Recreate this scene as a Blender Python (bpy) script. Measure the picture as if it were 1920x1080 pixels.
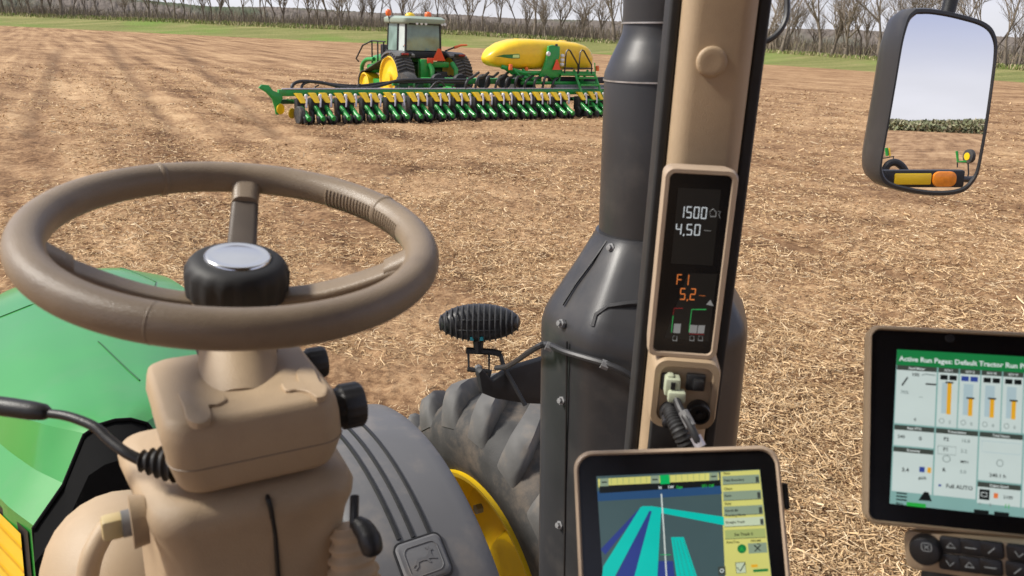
import bpy, bmesh, math, random
import numpy as np
from mathutils import Vector, Matrix
from math import sin, cos, pi, radians

for o in list(bpy.data.objects):
    bpy.data.objects.remove(o)
SC = bpy.context.scene
COL = SC.collection
rng = np.random.default_rng(7)
random.seed(7)
V = Vector
X3, Y3, Z3 = V((1, 0, 0)), V((0, 1, 0)), V((0, 0, 1))

# ------------------------------------------------------------------ camera
FPX = 1500.0
TH, RO = radians(17.7), radians(2.35)
CAM = V((0, 0, 3.0))
_f = V((0, cos(TH), -sin(TH)))
_u0 = V((0, sin(TH), cos(TH)))
CR = X3 * cos(RO) + _u0 * sin(RO)
CU = _u0 * cos(RO) - X3 * sin(RO)
cam = bpy.data.cameras.new('camera')
cam.sensor_width = 36.0
cam.lens = 36.0 * FPX / 1920.0
cam.clip_start, cam.clip_end = 0.02, 3000.0
cam.dof.use_dof = True
cam.dof.focus_distance = 3.6
cam.dof.aperture_fstop = 9.5
camo = bpy.data.objects.new('camera', cam)
m = Matrix((CR, CU, -_f)).transposed().to_4x4()
m.translation = CAM
camo.matrix_world = m
COL.objects.link(camo)
SC.camera = camo

def ray(px, py):
    return _f + CR * ((px - 960) / FPX) - CU * ((py - 540) / FPX)
def P(px, py, d):
    """world point seen at a pixel of the 1920x1080 photograph, d metres deep"""
    return CAM + ray(px, py) * d
def G(px, py, z=0.0):
    q = ray(px, py)
    return CAM + q * ((z - CAM.z) / q.z)

# ------------------------------------------------------------------ world and sun
SUN_EL, SUN_AZ = radians(44), radians(-92)       # azimuth from +Y towards +X
w = bpy.data.worlds.new('World')
SC.world = w
w.use_nodes = True
nt = w.node_tree
nt.nodes.clear()
sky = nt.nodes.new('ShaderNodeTexSky')
sky.sky_type = 'NISHITA'
sky.sun_disc = False
sky.sun_elevation = SUN_EL
sky.sun_rotation = SUN_AZ
sky.air_density = 1.0
sky.dust_density = 3.5
sky.ozone_density = 2.0
hs = nt.nodes.new('ShaderNodeHueSaturation')
hs.inputs['Saturation'].default_value = 0.42
hs.inputs['Hue'].default_value = 0.515
bg = nt.nodes.new('ShaderNodeBackground')
bg.inputs['Strength'].default_value = 0.13
wo = nt.nodes.new('ShaderNodeOutputWorld')
nt.links.new(sky.outputs[0], hs.inputs['Color'])
# thin bright cloud cover over the blue: white at the horizon, lavender grey higher up
tcw = nt.nodes.new('ShaderNodeTexCoord')
sep = nt.nodes.new('ShaderNodeSeparateXYZ')
nt.links.new(tcw.outputs['Generated'], sep.inputs[0])
crw = nt.nodes.new('ShaderNodeValToRGB')
for k_, (p_, c_) in enumerate(((0.0, (6.4, 6.4, 6.7)), (.045, (6.0, 6.05, 6.6)), (.13, (2.7, 3.1, 5.2)), (.35, (3.4, 3.7, 5.0)), (.6, (4.4, 4.5, 5.0)), (1.0, (4.4, 4.5, 4.9)))):
    if k_ > 1: crw.color_ramp.elements.new(p_)
    e_ = crw.color_ramp.elements[k_]
    e_.position = p_
    e_.color = (*[v / 8 for v in c_], 1)
nt.links.new(sep.outputs['Z'], crw.inputs['Fac'])
scw = nt.nodes.new('ShaderNodeVectorMath')
scw.operation = 'SCALE'
scw.inputs['Scale'].default_value = 6.4
nt.links.new(crw.outputs['Color'], scw.inputs[0])
now = nt.nodes.new('ShaderNodeTexNoise')
now.inputs['Scale'].default_value = 3.0
now.inputs['Detail'].default_value = 5.0
mpw = nt.nodes.new('ShaderNodeMapping')
mpw.inputs['Scale'].default_value = (1, 1, 4)
nt.links.new(tcw.outputs['Generated'], mpw.inputs['Vector'])
nt.links.new(mpw.outputs[0], now.inputs['Vector'])
cov = nt.nodes.new('ShaderNodeMapRange')
cov.inputs['From Min'].default_value = .3
cov.inputs['From Max'].default_value = .7
cov.inputs['To Min'].default_value = .68
cov.inputs['To Max'].default_value = .95
nt.links.new(now.outputs['Fac'], cov.inputs['Value'])
mxw = nt.nodes.new('ShaderNodeMix')
mxw.data_type = 'RGBA'
nt.links.new(cov.outputs[0], mxw.inputs['Factor'])
nt.links.new(hs.outputs[0], mxw.inputs[6])
nt.links.new(scw.outputs[0], mxw.inputs[7])
nt.links.new(mxw.outputs[2], bg.inputs['Color'])
nt.links.new(bg.outputs[0], wo.inputs['Surface'])

sun = bpy.data.lights.new('sun', 'SUN')
sun.energy = 3.3
sun.angle = radians(12)
sun.color = (1.0, 0.95, 0.87)
suno = bpy.data.objects.new('sun', sun)
sd = V((sin(SUN_AZ) * cos(SUN_EL), cos(SUN_AZ) * cos(SUN_EL), sin(SUN_EL)))
suno.rotation_euler = sd.to_track_quat('Z', 'Y').to_euler()
suno.location = (0, 0, 60)
COL.objects.link(suno)

SC.view_settings.view_transform = 'Standard'
SC.view_settings.look = 'None'
SC.view_settings.gamma = 1.0
SC.view_settings.exposure = 0.5
SC.view_settings.use_curve_mapping = False
SC.render.engine = 'CYCLES'
SC.cycles.max_bounces = 8
SC.cycles.transparent_max_bounces = 8
SC.cycles.use_denoising = True

# ------------------------------------------------------------------ materials
def mat(name, col, rough=0.5, metal=0.0, spec=0.5, coat=0.0, var=0.12, vscale=30.0, bump=0.0, bscale=200.0,
        emit=0.0, col2=None, coat_rough=0.08, detail=4.0, dirt=None):
    m = bpy.data.materials.new(name)
    m.use_nodes = True
    n = m.node_tree
    b = n.nodes['Principled BSDF']
    b.inputs['Roughness'].default_value = rough
    b.inputs['Metallic'].default_value = metal
    b.inputs['Specular IOR Level'].default_value = spec
    b.inputs['Coat Weight'].default_value = coat
    b.inputs['Coat Roughness'].default_value = coat_rough
    tc = n.nodes.new('ShaderNodeTexCoord')
    no = n.nodes.new('ShaderNodeTexNoise')
    no.inputs['Scale'].default_value = vscale
    no.inputs['Detail'].default_value = detail
    n.links.new(tc.outputs['Object'], no.inputs['Vector'])
    rp = n.nodes.new('ShaderNodeValToRGB')
    c2 = col2 if col2 else [min(1, c * (1 + var)) for c in col]
    c1 = [c * (1 - var) for c in col] if not col2 else col
    rp.color_ramp.elements[0].position = 0.3
    rp.color_ramp.elements[1].position = 0.7
    rp.color_ramp.elements[0].color = (*c1, 1)
    rp.color_ramp.elements[1].color = (*c2, 1)
    n.links.new(no.outputs['Fac'], rp.inputs['Fac'])
    out = rp.outputs['Color']
    if dirt:
        n2 = n.nodes.new('ShaderNodeTexNoise')
        n2.inputs['Scale'].default_value = dirt[2]
        n2.inputs['Detail'].default_value = 7.0
        n2.inputs['Roughness'].default_value = 0.65
        n.links.new(tc.outputs['Object'], n2.inputs['Vector'])
        r2 = n.nodes.new('ShaderNodeMapRange')
        r2.inputs['From Min'].default_value = 0.5
        r2.inputs['From Max'].default_value = 0.75
        r2.inputs['To Max'].default_value = dirt[1]
        n.links.new(n2.outputs['Fac'], r2.inputs['Value'])
        mx = n.nodes.new('ShaderNodeMix')
        mx.data_type = 'RGBA'
        n.links.new(r2.outputs[0], mx.inputs['Factor'])
        n.links.new(out, mx.inputs[6])
        mx.inputs[7].default_value = (*dirt[0], 1)
        out = mx.outputs[2]
    n.links.new(out, b.inputs['Base Color'])
    rr = n.nodes.new('ShaderNodeMapRange')
    rr.inputs['To Min'].default_value = max(0.0, rough - 0.07)
    rr.inputs['To Max'].default_value = min(1.0, rough + 0.07)
    n.links.new(no.outputs['Fac'], rr.inputs['Value'])
    n.links.new(rr.outputs[0], b.inputs['Roughness'])
    if bump:
        nb = n.nodes.new('ShaderNodeTexNoise')
        nb.inputs['Scale'].default_value = bscale
        nb.inputs['Detail'].default_value = 3.0
        n.links.new(tc.outputs['Object'], nb.inputs['Vector'])
        bp = n.nodes.new('ShaderNodeBump')
        bp.inputs['Strength'].default_value = bump
        bp.inputs['Distance'].default_value = 0.002 if bscale > 60 else 0.02
        n.links.new(nb.outputs['Fac'], bp.inputs['Height'])
        n.links.new(bp.outputs[0], b.inputs['Normal'])
    if emit:
        n.links.new(out, b.inputs['Emission Color'])
        b.inputs['Emission Strength'].default_value = emit
    return m

M = {}
M['tan'] = mat('tan_plastic', (.46, .34, .215), .5, var=.06, vscale=9, bump=.35, bscale=700, dirt=((.30, .215, .14), .35, 11))
M['tan_light'] = mat('tan_trim_plastic', (.47, .36, .26), .42, var=.05, vscale=9, bump=.15, bscale=900)
M['wheel'] = mat('wheel_grip', (.27, .205, .14), .38, var=.10, vscale=14, bump=.3, bscale=700, dirt=((.16, .12, .085), .5, 16))
M['wheel_dark'] = mat('wheel_spoke_plastic', (.09, .068, .05), .45, var=.08, bump=.2, bscale=700)
M['black'] = mat('black_plastic', (.016, .016, .017), .42, var=.2, vscale=40, bump=.2, bscale=800)
M['gloss_black'] = mat('display_black', (.006, .006, .007), .22, var=.1)
M['matte_black'] = mat('matte_black_foam', (.008, .008, .008), .95, spec=.1)
M['rubber_black'] = mat('black_rubber', (.02, .02, .021), .6, var=.25, vscale=25)
M['charcoal'] = mat('charcoal_shroud', (.034, .034, .036), .36, var=.12, vscale=7, bump=.1, bscale=500, dirt=((.12, .105, .09), .4, 6))
M['steel_edge'] = mat('bare_steel_edge', (.55, .55, .55), .35, metal=.8, var=.2)
M['grey_fender'] = mat('grey_fender_plastic', (.125, .125, .13), .48, var=.06, vscale=5, bump=.15, bscale=700, dirt=((.30, .25, .20), .45, 5))
M['tyre'] = mat('tyre_rubber', (.05, .049, .048), .75, var=.25, vscale=12, bump=.4, bscale=120, dirt=((.19, .145, .105), .75, 6))
M['lug'] = mat('tyre_lug_rubber', (.115, .112, .108), .7, var=.18, vscale=10, bump=.3, bscale=150, dirt=((.26, .20, .145), .6, 9))
M['yellow'] = mat('yellow_paint', (.92, .60, .012), .35, coat=.3, var=.04, vscale=6, dirt=((.55, .34, .06), .25, 8))
M['green'] = mat('green_paint', (.024, .28, .036), .38, coat=.55, coat_rough=.12, var=.05, vscale=4, dirt=((.10, .26, .09), .35, 5))
M['green_far'] = mat('green_frame_paint', (.018, .32, .05), .42, coat=.2, var=.12, vscale=5, dirt=((.20, .16, .09), .45, 3.5))
M['green_dark'] = mat('green_seam', (.008, .10, .02), .5)
M['green_shadow'] = mat('shaded_green_paint', (.008, .07, .018), .5, var=.3, vscale=8)  # darker copy of the frame green, shade put into the colour
M['glass_dark'] = mat('cab_glass', (.20, .30, .26), .12, var=.35, vscale=1.6, spec=.8)
M['glass_pale'] = mat('cab_side_glass', (.55, .62, .58), .15, var=.1, vscale=1.2, spec=.8)
M['roof'] = mat('pale_roof_plastic', (.33, .41, .34), .4, var=.06)
M['orange_lamp'] = mat('orange_lens', (.85, .16, .03), .25, var=.1, spec=.7)
M['amber'] = mat('amber_lens', (.9, .28, .02), .2, var=.15, vscale=60, spec=.7)
M['red'] = mat('red_orange_sign', (.85, .10, .03), .5)
M['red_dark'] = mat('red_lens', (.35, .03, .02), .3)
M['silver'] = mat('silver_tube', (.52, .50, .55), .35, metal=.3, var=.15)
M['chrome'] = mat('polished_cap', (.86, .86, .84), .16, metal=1.0, var=.03, vscale=20)
M['white'] = mat('white_plastic', (.75, .75, .74), .4)
M['hose'] = mat('black_hose', (.028, .028, .03), .45, var=.3, vscale=10)
M['grey_part'] = mat('grey_metal', (.2, .2, .2), .5, var=.3, vscale=12)
M['cream'] = mat('cream_plastic', (.66, .53, .27), .4, var=.05)
M['connector'] = mat('pale_green_plastic', (.46, .50, .36), .45, var=.06)
M['teal'] = mat('teal_plug', (.02, .30, .36), .4)
M['mirror'] = mat('mirror_glass', (.93, .93, .95), .01, metal=1.0, var=.0)
for nd in M['mirror'].node_tree.nodes:
    if nd.type == 'MAP_RANGE':
        nd.inputs['To Min'].default_value = 0.0
        nd.inputs['To Max'].default_value = 0.01
M['headliner'] = mat('cab_headliner', (.12, .10, .08), .9, var=.1)
M['seat'] = mat('seat_fabric', (.03, .03, .032), .85, var=.2)
def emi(name, c, s=1.0):
    m = bpy.data.materials.new(name)
    m.use_nodes = True
    n = m.node_tree
    b = n.nodes['Principled BSDF']
    b.inputs['Base Color'].default_value = (c[0] * .15, c[1] * .15, c[2] * .15, 1)
    b.inputs['Roughness'].default_value = .3
    tc = n.nodes.new('ShaderNodeTexCoord')
    no = n.nodes.new('ShaderNodeTexNoise')
    no.inputs['Scale'].default_value = 25
    mr = n.nodes.new('ShaderNodeMapRange')
    mr.inputs['To Min'].default_value = s * .58
    mr.inputs['To Max'].default_value = s * .68
    n.links.new(tc.outputs['Object'], no.inputs['Vector'])
    n.links.new(no.outputs['Fac'], mr.inputs['Value'])
    n.links.new(mr.outputs[0], b.inputs['Emission Strength'])
    b.inputs['Emission Color'].default_value = (*c, 1)
    return m

# ------------------------------------------------------------------ mesh tools
class MB:
    def __init__(s):
        s.v, s.f = [], []
    def add(s, vs, fs):
        k = len(s.v)
        s.v += [V(p) for p in vs]
        s.f += [tuple(i + k for i in q) for q in fs]
        return s
    def box(s, c, size, ex=X3, ey=Y3, ez=Z3, taper=1.0):
        c = V(c)
        a, b, d = ex * (size[0] / 2), ey * (size[1] / 2), ez * (size[2] / 2)
        vs = []
        for k in (-1, 1):
            t = taper if k > 0 else 1.0
            for i, j in ((-1, -1), (1, -1), (1, 1), (-1, 1)):
                vs.append(c + a * i * t + b * j * t + d * k)
        return s.add(vs, [(0, 3, 2, 1), (4, 5, 6, 7), (0, 1, 5, 4), (1, 2, 6, 5), (2, 3, 7, 6), (3, 0, 4, 7)])
    def loft(s, rings, cap=True, closed=True):
        n = len(rings[0])
        vs = [p for r in rings for p in r]
        fs = []
        for i in range(len(rings) - 1):
            for j in range(n if closed else n - 1):
                k = (j + 1) % n
                fs.append((i * n + j, i * n + k, (i + 1) * n + k, (i + 1) * n + j))
        if cap:
            fs.append(tuple(range(n))[::-1])
            fs.append(tuple((len(rings) - 1) * n + j for j in range(n)))
        return s.add(vs, fs)
    def tube(s, pts, rad, n=8, cap=True, flat=1.0):
        pts = [V(p) for p in pts]
        rad = rad if hasattr(rad, '__len__') else [rad] * len(pts)
        rings = []
        up = None
        for i, p in enumerate(pts):
            t = (pts[min(i + 1, len(pts) - 1)] - pts[max(i - 1, 0)]).normalized()
            if up is None:
                up = Z3 if abs(t.z) < .9 else X3
            a = t.cross(up)
            if a.length < 1e-6:
                a = t.cross(X3 + Y3 * .3)
            a.normalize()
            b = a.cross(t).normalized()
            up = b
            rings.append([p + (a * cos(2 * pi * k / n) + b * flat * sin(2 * pi * k / n)) * rad[i] for k in range(n)])
        return s.loft(rings, cap)
    def lathe(s, o, ez, prof, n=32, ex=None, cap=True):
        o, ez = V(o), V(ez).normalized()
        ex = V(ex).normalized() if ex is not None else (ez.cross(Y3) if abs(ez.y) < .9 else ez.cross(X3)).normalized()
        ey = ez.cross(ex).normalized()
        rings = [[o + ez * z + (ex * cos(2 * pi * k / n) + ey * sin(2 * pi * k / n)) * max(r, 1e-5) for k in range(n)] for r, z in prof]
        return s.loft(rings, cap)
    def prism(s, poly, o, ex, ey, ez, t):
        o = V(o)
        a = [o + ex * x + ey * y for x, y in poly]
        return s.loft([a, [p + ez * t for p in a]])
    def xf(s, mtx):
        s.v = [mtx @ p for p in s.v]
        return s
    def mesh(s, name, m, smooth=35, bevel=0.0, seg=2, c=None, fix=True):
        c = V((0, 0, 0)) if c is None else V(c)
        me = bpy.data.meshes.new(name)
        me.from_pydata([tuple(p - c) for p in s.v], [], s.f)
        if fix or bevel:
            bm = bmesh.new()
            bm.from_mesh(me)
            if bevel:
                ed = [e for e in bm.edges if len(e.link_faces) == 2 and e.calc_face_angle(0) > radians(30)]
                bmesh.ops.bevel(bm, geom=ed, offset=bevel, segments=seg, affect='EDGES', profile=.5, clamp_overlap=True)
            bmesh.ops.recalc_face_normals(bm, faces=bm.faces)
            bm.to_mesh(me)
            bm.free()
        if smooth:
            me.shade_smooth()
            me.set_sharp_from_angle(angle=radians(smooth))
        me.materials.append(m if not isinstance(m, str) else M[m])
        return me
    def build(s, name, m, parent=None, smooth=35, bevel=0.0, seg=2, fix=True):
        lo = V([min(p[i] for p in s.v) for i in range(3)])
        hi = V([max(p[i] for p in s.v) for i in range(3)])
        c = (lo + hi) / 2
        if parent is None:
            c.z = lo.z
        me = s.mesh(name, m, smooth, bevel, seg, c, fix)
        return link(bpy.data.objects.new(name, me), c, parent)

WLOC = {}
def link(o, c, parent=None):
    COL.objects.link(o)
    c = V(c)
    if parent is not None:
        o.parent = parent
        o.location = c - WLOC[parent.name]
    else:
        o.location = c
    WLOC[o.name] = c
    return o
def empty(name, c, label=None, cat=None, group=None, parent=None):
    o = bpy.data.objects.new(name, None)
    o.empty_display_size = .1
    link(o, c, parent)
    if label:
        tag(o, label, cat, group)
    return o
def tag(o, label=None, cat=None, group=None, kind=None):
    if label: o['label'] = label
    if cat: o['category'] = cat
    if group: o['group'] = group
    if kind: o['kind'] = kind
    return o
def rr(w, h, r, n=5, cx=0.0, cy=0.0):
    """rounded rectangle, counter-clockwise"""
    pts = []
    for sx, sy, a0 in ((1, 1, 0), (-1, 1, 90), (-1, -1, 180), (1, -1, 270)):
        for k in range(n + 1):
            a = radians(a0 + 90 * k / n)
            pts.append((cx + sx * (w / 2 - r) + r * cos(a), cy + sy * (h / 2 - r) + r * sin(a)))
    return pts
def ring(poly, o, ex, ey):
    return [o + ex * x + ey * y for x, y in poly]
def cr(pts, n=8):
    """smooth curve through points"""
    pts = [V(p) for p in pts]
    q = [pts[0] * 2 - pts[1]] + pts + [pts[-1] * 2 - pts[-2]]
    out = []
    for i in range(1, len(q) - 2):
        for k in range(n):
            t = k / n
            out.append(.5 * ((2 * q[i]) + (q[i + 1] - q[i - 1]) * t + (2 * q[i - 1] - 5 * q[i] + 4 * q[i + 1] - q[i + 2]) * t * t + (3 * q[i] - q[i - 1] - 3 * q[i + 1] + q[i + 2]) * t ** 3))
    out.append(pts[-1])
    return out
def quad3(pts, d):
    """four pixels (TL TR BR BL) of a flat rectangle -> its corners in space, TL at depth d"""
    D = [ray(x, y) for x, y in pts]
    A = np.array([[-D[1][i], D[2][i], -D[3][i]] for i in range(3)])
    s = np.linalg.solve(A, np.array([-d * D[0][i] for i in range(3)]))
    return [CAM + q * k for q, k in zip(D, (d, *s))]
_tab = np.random.default_rng(3).random((256, 256))
def vnoise(x, y):
    xi, yi = np.floor(x).astype(int), np.floor(y).astype(int)
    fx, fy = x - xi, y - yi
    fx, fy = fx * fx * (3 - 2 * fx), fy * fy * (3 - 2 * fy)
    a, b = _tab[xi & 255, yi & 255], _tab[(xi + 1) & 255, yi & 255]
    c, d = _tab[xi & 255, (yi + 1) & 255], _tab[(xi + 1) & 255, (yi + 1) & 255]
    return (a * (1 - fx) + b * fx) * (1 - fy) + (c * (1 - fx) + d * fx) * fy
def fbm(x, y, o=4):
    s, a, t = 0, .5, 0
    for k in range(o):
        s = s + a * vnoise(x * 2 ** k + 17 * k, y * 2 ** k + 31 * k)
        t += a
        a *= .5
    return s / t
def fast_mesh(name, verts, faces, m, smooth=False):
    """verts (n,3), faces (k,4|3) numpy"""
    me = bpy.data.meshes.new(name)
    k, c = faces.shape
    me.vertices.add(len(verts))
    me.vertices.foreach_set('co', verts.astype(np.float32).ravel())
    me.loops.add(k * c)
    me.loops.foreach_set('vertex_index', faces.astype(np.int32).ravel())
    me.polygons.add(k)
    me.polygons.foreach_set('loop_start', np.arange(0, k * c, c, dtype=np.int32))
    me.polygons.foreach_set('loop_total', np.full(k, c, dtype=np.int32))
    if smooth:
        me.polygons.foreach_set('use_smooth', np.ones(k, dtype=bool))
    me.update(calc_edges=True)
    me.materials.append(M[m] if isinstance(m, str) else m)
    return me
def vcol(me, per_vert):
    a = me.color_attributes.new('tint', 'FLOAT_COLOR', 'POINT')
    a.data.foreach_set('color', np.concatenate([per_vert, np.ones((len(per_vert), 1))], 1).astype(np.float32).ravel())

# ================================================================== the land
def node_mat(name):
    m = bpy.data.materials.new(name)
    m.use_nodes = True
    n = m.node_tree
    return m, n, n.nodes['Principled BSDF']
def N(n, t, **kw):
    x = n.nodes.new(t)
    for k, v in kw.items():
        if k in x.inputs:
            x.inputs[k].default_value = v
        else:
            setattr(x, k, v)
    return x
def ramp(n, fac, stops):
    r = n.nodes.new('ShaderNodeValToRGB')
    e = r.color_ramp.elements
    while len(e) < len(stops):
        e.new(.5)
    for k, (p, c) in enumerate(stops):
        e[k].position = p
        e[k].color = (*c, 1)
    n.links.new(fac, r.inputs['Fac'])
    return r.outputs['Color']
def mixc(n, fac, a, b, mode='MIX'):
    x = n.nodes.new('ShaderNodeMix')
    x.data_type = 'RGBA'
    x.blend_type = mode
    for s, v in ((x.inputs['Factor'], fac), (x.inputs[6], a), (x.inputs[7], b)):
        if hasattr(v, 'links') or hasattr(v, 'is_linked'):
            n.links.new(v, s)
        elif isinstance(v, (int, float)):
            s.default_value = v
        else:
            s.default_value = (*v, 1)
    return x.outputs[2]
def stretched(n, ang, sx, sy, scale, detail=5.0):
    tc = n.nodes.new('ShaderNodeTexCoord')
    mp = n.nodes.new('ShaderNodeMapping')
    mp.vector_type = 'TEXTURE'
    mp.inputs['Rotation'].default_value = (0, 0, ang)
    mp.inputs['Scale'].default_value = (sx, sy, 1)
    n.links.new(tc.outputs['Object'], mp.inputs['Vector'])
    no = N(n, 'ShaderNodeTexNoise', Scale=scale, Detail=detail, Roughness=.62)
    n.links.new(mp.outputs[0], no.inputs['Vector'])
    return no.outputs['Fac']

FIELD_ANG = radians(90 + 62)       # working direction of the field marks
mf, n, b = node_mat('field_soil')
tc = N(n, 'ShaderNodeTexCoord')
fine = N(n, 'ShaderNodeTexNoise', Scale=9.0, Detail=9.0, Roughness=.72)
n.links.new(tc.outputs['Object'], fine.inputs['Vector'])
mid = N(n, 'ShaderNodeTexNoise', Scale=.8, Detail=9.0, Roughness=.75)
n.links.new(tc.outputs['Object'], mid.inputs['Vector'])
big = N(n, 'ShaderNodeTexNoise', Scale=.09, Detail=4.0, Roughness=.5)
n.links.new(tc.outputs['Object'], big.inputs['Vector'])
st1 = stretched(n, FIELD_ANG, 3.5, 1.4, .55)
st2 = stretched(n, radians(90 + 30), 22.0, 1.0, .75)
sx_ = N(n, 'ShaderNodeSeparateXYZ')
n.links.new(tc.outputs['Object'], sx_.inputs[0])
ya_ = N(n, 'ShaderNodeMath', operation='ADD')
n.links.new(sx_.outputs['Y'], ya_.inputs[0]); ya_.inputs[1].default_value = 6.0
dv_ = N(n, 'ShaderNodeMath', operation='DIVIDE')
n.links.new(sx_.outputs['X'], dv_.inputs[0]); n.links.new(ya_.outputs[0], dv_.inputs[1])
rowm = N(n, 'ShaderNodeMapRange')
rowm.inputs['From Min'].default_value = -.06
rowm.inputs['From Max'].default_value = -.30
rowm.inputs['To Min'].default_value = .25
rowm.inputs['To Max'].default_value = 1.0
n.links.new(dv_.outputs[0], rowm.inputs['Value'])
st2m = N(n, 'ShaderNodeMath', operation='MULTIPLY_ADD')
sh_ = N(n, 'ShaderNodeMath', operation='SUBTRACT')
n.links.new(st2, sh_.inputs[0]); sh_.inputs[1].default_value = .5
n.links.new(sh_.outputs[0], st2m.inputs[0]); n.links.new(rowm.outputs[0], st2m.inputs[1]); st2m.inputs[2].default_value = .5
st2 = st2m.outputs[0]
ad = N(n, 'ShaderNodeMath', operation='MULTIPLY_ADD')
n.links.new(mid.outputs['Fac'], ad.inputs[0]); ad.inputs[1].default_value = .7
n.links.new(fine.outputs['Fac'], ad.inputs[2])
ad2 = N(n, 'ShaderNodeMath', operation='MULTIPLY_ADD')
n.links.new(st1, ad2.inputs[0]); ad2.inputs[1].default_value = .65
n.links.new(ad.outputs[0], ad2.inputs[2])
ad3 = N(n, 'ShaderNodeMath', operation='MULTIPLY_ADD')
n.links.new(st2, ad3.inputs[0]); ad3.inputs[1].default_value = .75
n.links.new(ad2.outputs[0], ad3.inputs[2])
mrg = N(n, 'ShaderNodeMapRange')
mrg.inputs['From Min'].default_value = 1.28
mrg.inputs['From Max'].default_value = 1.80
n.links.new(ad3.outputs[0], mrg.inputs['Value'])
colr = ramp(n, mrg.outputs[0], [(0, (.10, .056, .031)), (.3, (.23, .137, .074)), (.6, (.41, .268, .150)), (1, (.60, .43, .258))])
tint = ramp(n, big.outputs['Fac'], [(.35, (.86, .80, .76)), (.65, (1.06, 1.02, .98))])
colr = mixc(n, 1.0, colr, tint, 'MULTIPLY')
bare = N(n, 'ShaderNodeAttribute', attribute_name='tint')     # 0 where wheels turned up bare soil
colr = mixc(n, bare.outputs['Fac'], mixc(n, .65, colr, (.14, .08, .045)), colr)
n.links.new(colr, b.inputs['Base Color'])
b.inputs['Roughness'].default_value = .95
b.inputs['Specular IOR Level'].default_value = .15
bp = N(n, 'ShaderNodeBump', Strength=.8, Distance=.06)
n.links.new(ad.outputs[0], bp.inputs['Height'])
n.links.new(bp.outputs[0], b.inputs['Normal'])
M['field'] = mf

def field_h(x, y):
    ca, sa = cos(FIELD_ANG), sin(FIELD_ANG)
    u, v = x * ca + y * sa, -x * sa + y * ca
    h = .07 * (fbm(x * 1.7, y * 1.7, 4) - .5) + .085 * (fbm(x * 5 + 9, y * 5, 3) - .5)
    h = h + .10 * (fbm(u * .12, v * 1.1, 3) - .5)
    c3, s3 = cos(radians(120)), sin(radians(120))
    u3, v3 = x * c3 + y * s3, -x * s3 + y * c3
    h = h + .13 * (fbm(u3 * .05, v3 * 1.2, 3) - .5) * np.clip((-x / (np.abs(y) + 6) - .06) / .24, .1, 1)
    return h
TRACKS = []
for a_, b_ in (((1400, 440), (1910, 570)), ((204, 84), (330, 250)), ((1440, 185), (1900, 245)), ((110, 95), (60, 250)), ((620, 330), (1100, 300)), ((330, 85), (520, 250)), ((1410, 300), (1900, 390))):
    pa, pb = G(*a_), G(*b_)
    d_ = (pb - pa).normalized()
    TRACKS.append((pa, d_, (pb - pa).length))
def track_mark(x, y):
    m_ = np.zeros_like(x)
    for pa, d_, L_ in TRACKS:
        t_ = (x - pa.x) * d_.x + (y - pa.y) * d_.y
        s_ = -(x - pa.x) * d_.y + (y - pa.y) * d_.x + .18 * (fbm(t_ * .35, t_ * 0 + pa.x, 2) - .5) * 2
        w_ = .16 + .004 * np.hypot(x, y)
        ends = np.clip((t_ + 1.5) / 1.5, 0, 1) * np.clip((L_ + 1.5 - t_) / 1.5, 0, 1)
        m_ = np.maximum(m_, np.exp(-(s_ / w_) ** 2) * ends * (.45 + .8 * fbm(t_ * .8, t_ * 0 + 3, 2)))
    return m_
az = np.concatenate([np.linspace(-pi, radians(-46), 48)[:-1], np.linspace(radians(-46), radians(46), 560), np.linspace(radians(46), pi, 48)[1:]])
rad = np.concatenate([np.geomspace(1.2, 70, 430), np.geomspace(74, 900, 26)])
A_, R_ = np.meshgrid(az, rad)
gx, gy = (np.sin(A_) * R_).ravel(), (np.cos(A_) * R_).ravel()
gz = (field_h(gx, gy) - .09 * track_mark(gx, gy)) * np.clip((95 - R_.ravel()) / 40, 0, 1)
na, nr = len(az), len(rad)
ii = (np.arange(nr - 1)[:, None] * na + np.arange(na - 1)[None]).ravel()
fc = np.stack([ii, ii + na, ii + na + 1, ii + 1], 1)
me = fast_mesh('field', np.stack([gx, gy, gz], 1), fc, 'field', True)
vcol(me, np.repeat((1 - np.clip(track_mark(gx, gy), 0, 1))[:, None], 3, 1))
fo = link(bpy.data.objects.new('field', me), (0, 0, 0))
tag(fo, 'brown harvested field covered with crop residue', kind='structure')

# ---- grass bank, meadow and tree line beyond the field edge
EDGE = [(-330, 238), (-220, 212), (-120, 186), (-51, 164), (-15, 156), (12, 147), (34, 124), (46, 106), (57, 86), (80, 50), (110, 0)]
EDGE = [V((x, y, 0)) for x, y in EDGE]
EC = cr(EDGE, 10)
def normal2(i):
    t = EC[min(i + 1, len(EC) - 1)] - EC[max(i - 1, 0)]
    q = V((-t.y, t.x, 0)).normalized()
    return q if q.dot(EC[i]) > 0 else -q
def bank_h(p):
    return float(np.interp(p.x, [-120, -15, 35, 50, 80], [2.5, 2.6, 1.75, 1.25, .8]))
mg, n, b = node_mat('grass_bank_turf')
tc = N(n, 'ShaderNodeTexCoord')
g1 = stretched(n, radians(8), 5.0, 1.0, .35, 8)
g2 = N(n, 'ShaderNodeTexNoise', Scale=.07, Detail=5.0)
n.links.new(tc.outputs['Object'], g2.inputs['Vector'])
g3 = N(n, 'ShaderNodeTexNoise', Scale=2.2, Detail=6.0, Roughness=.7)
n.links.new(tc.outputs['Object'], g3.inputs['Vector'])
c1 = ramp(n, g1, [(.3, (.13, .15, .05)), (.5, (.23, .235, .085)), (.68, (.40, .34, .16))])
c2 = ramp(n, g3.outputs['Fac'], [(.3, (.12, .16, .045)), (.7, (.30, .28, .12))])
cc = mixc(n, .45, c1, c2)
lush = ramp(n, g2.outputs['Fac'], [(.52, (0, 0, 0)), (.70, (.85, .85, .85))])
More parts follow.
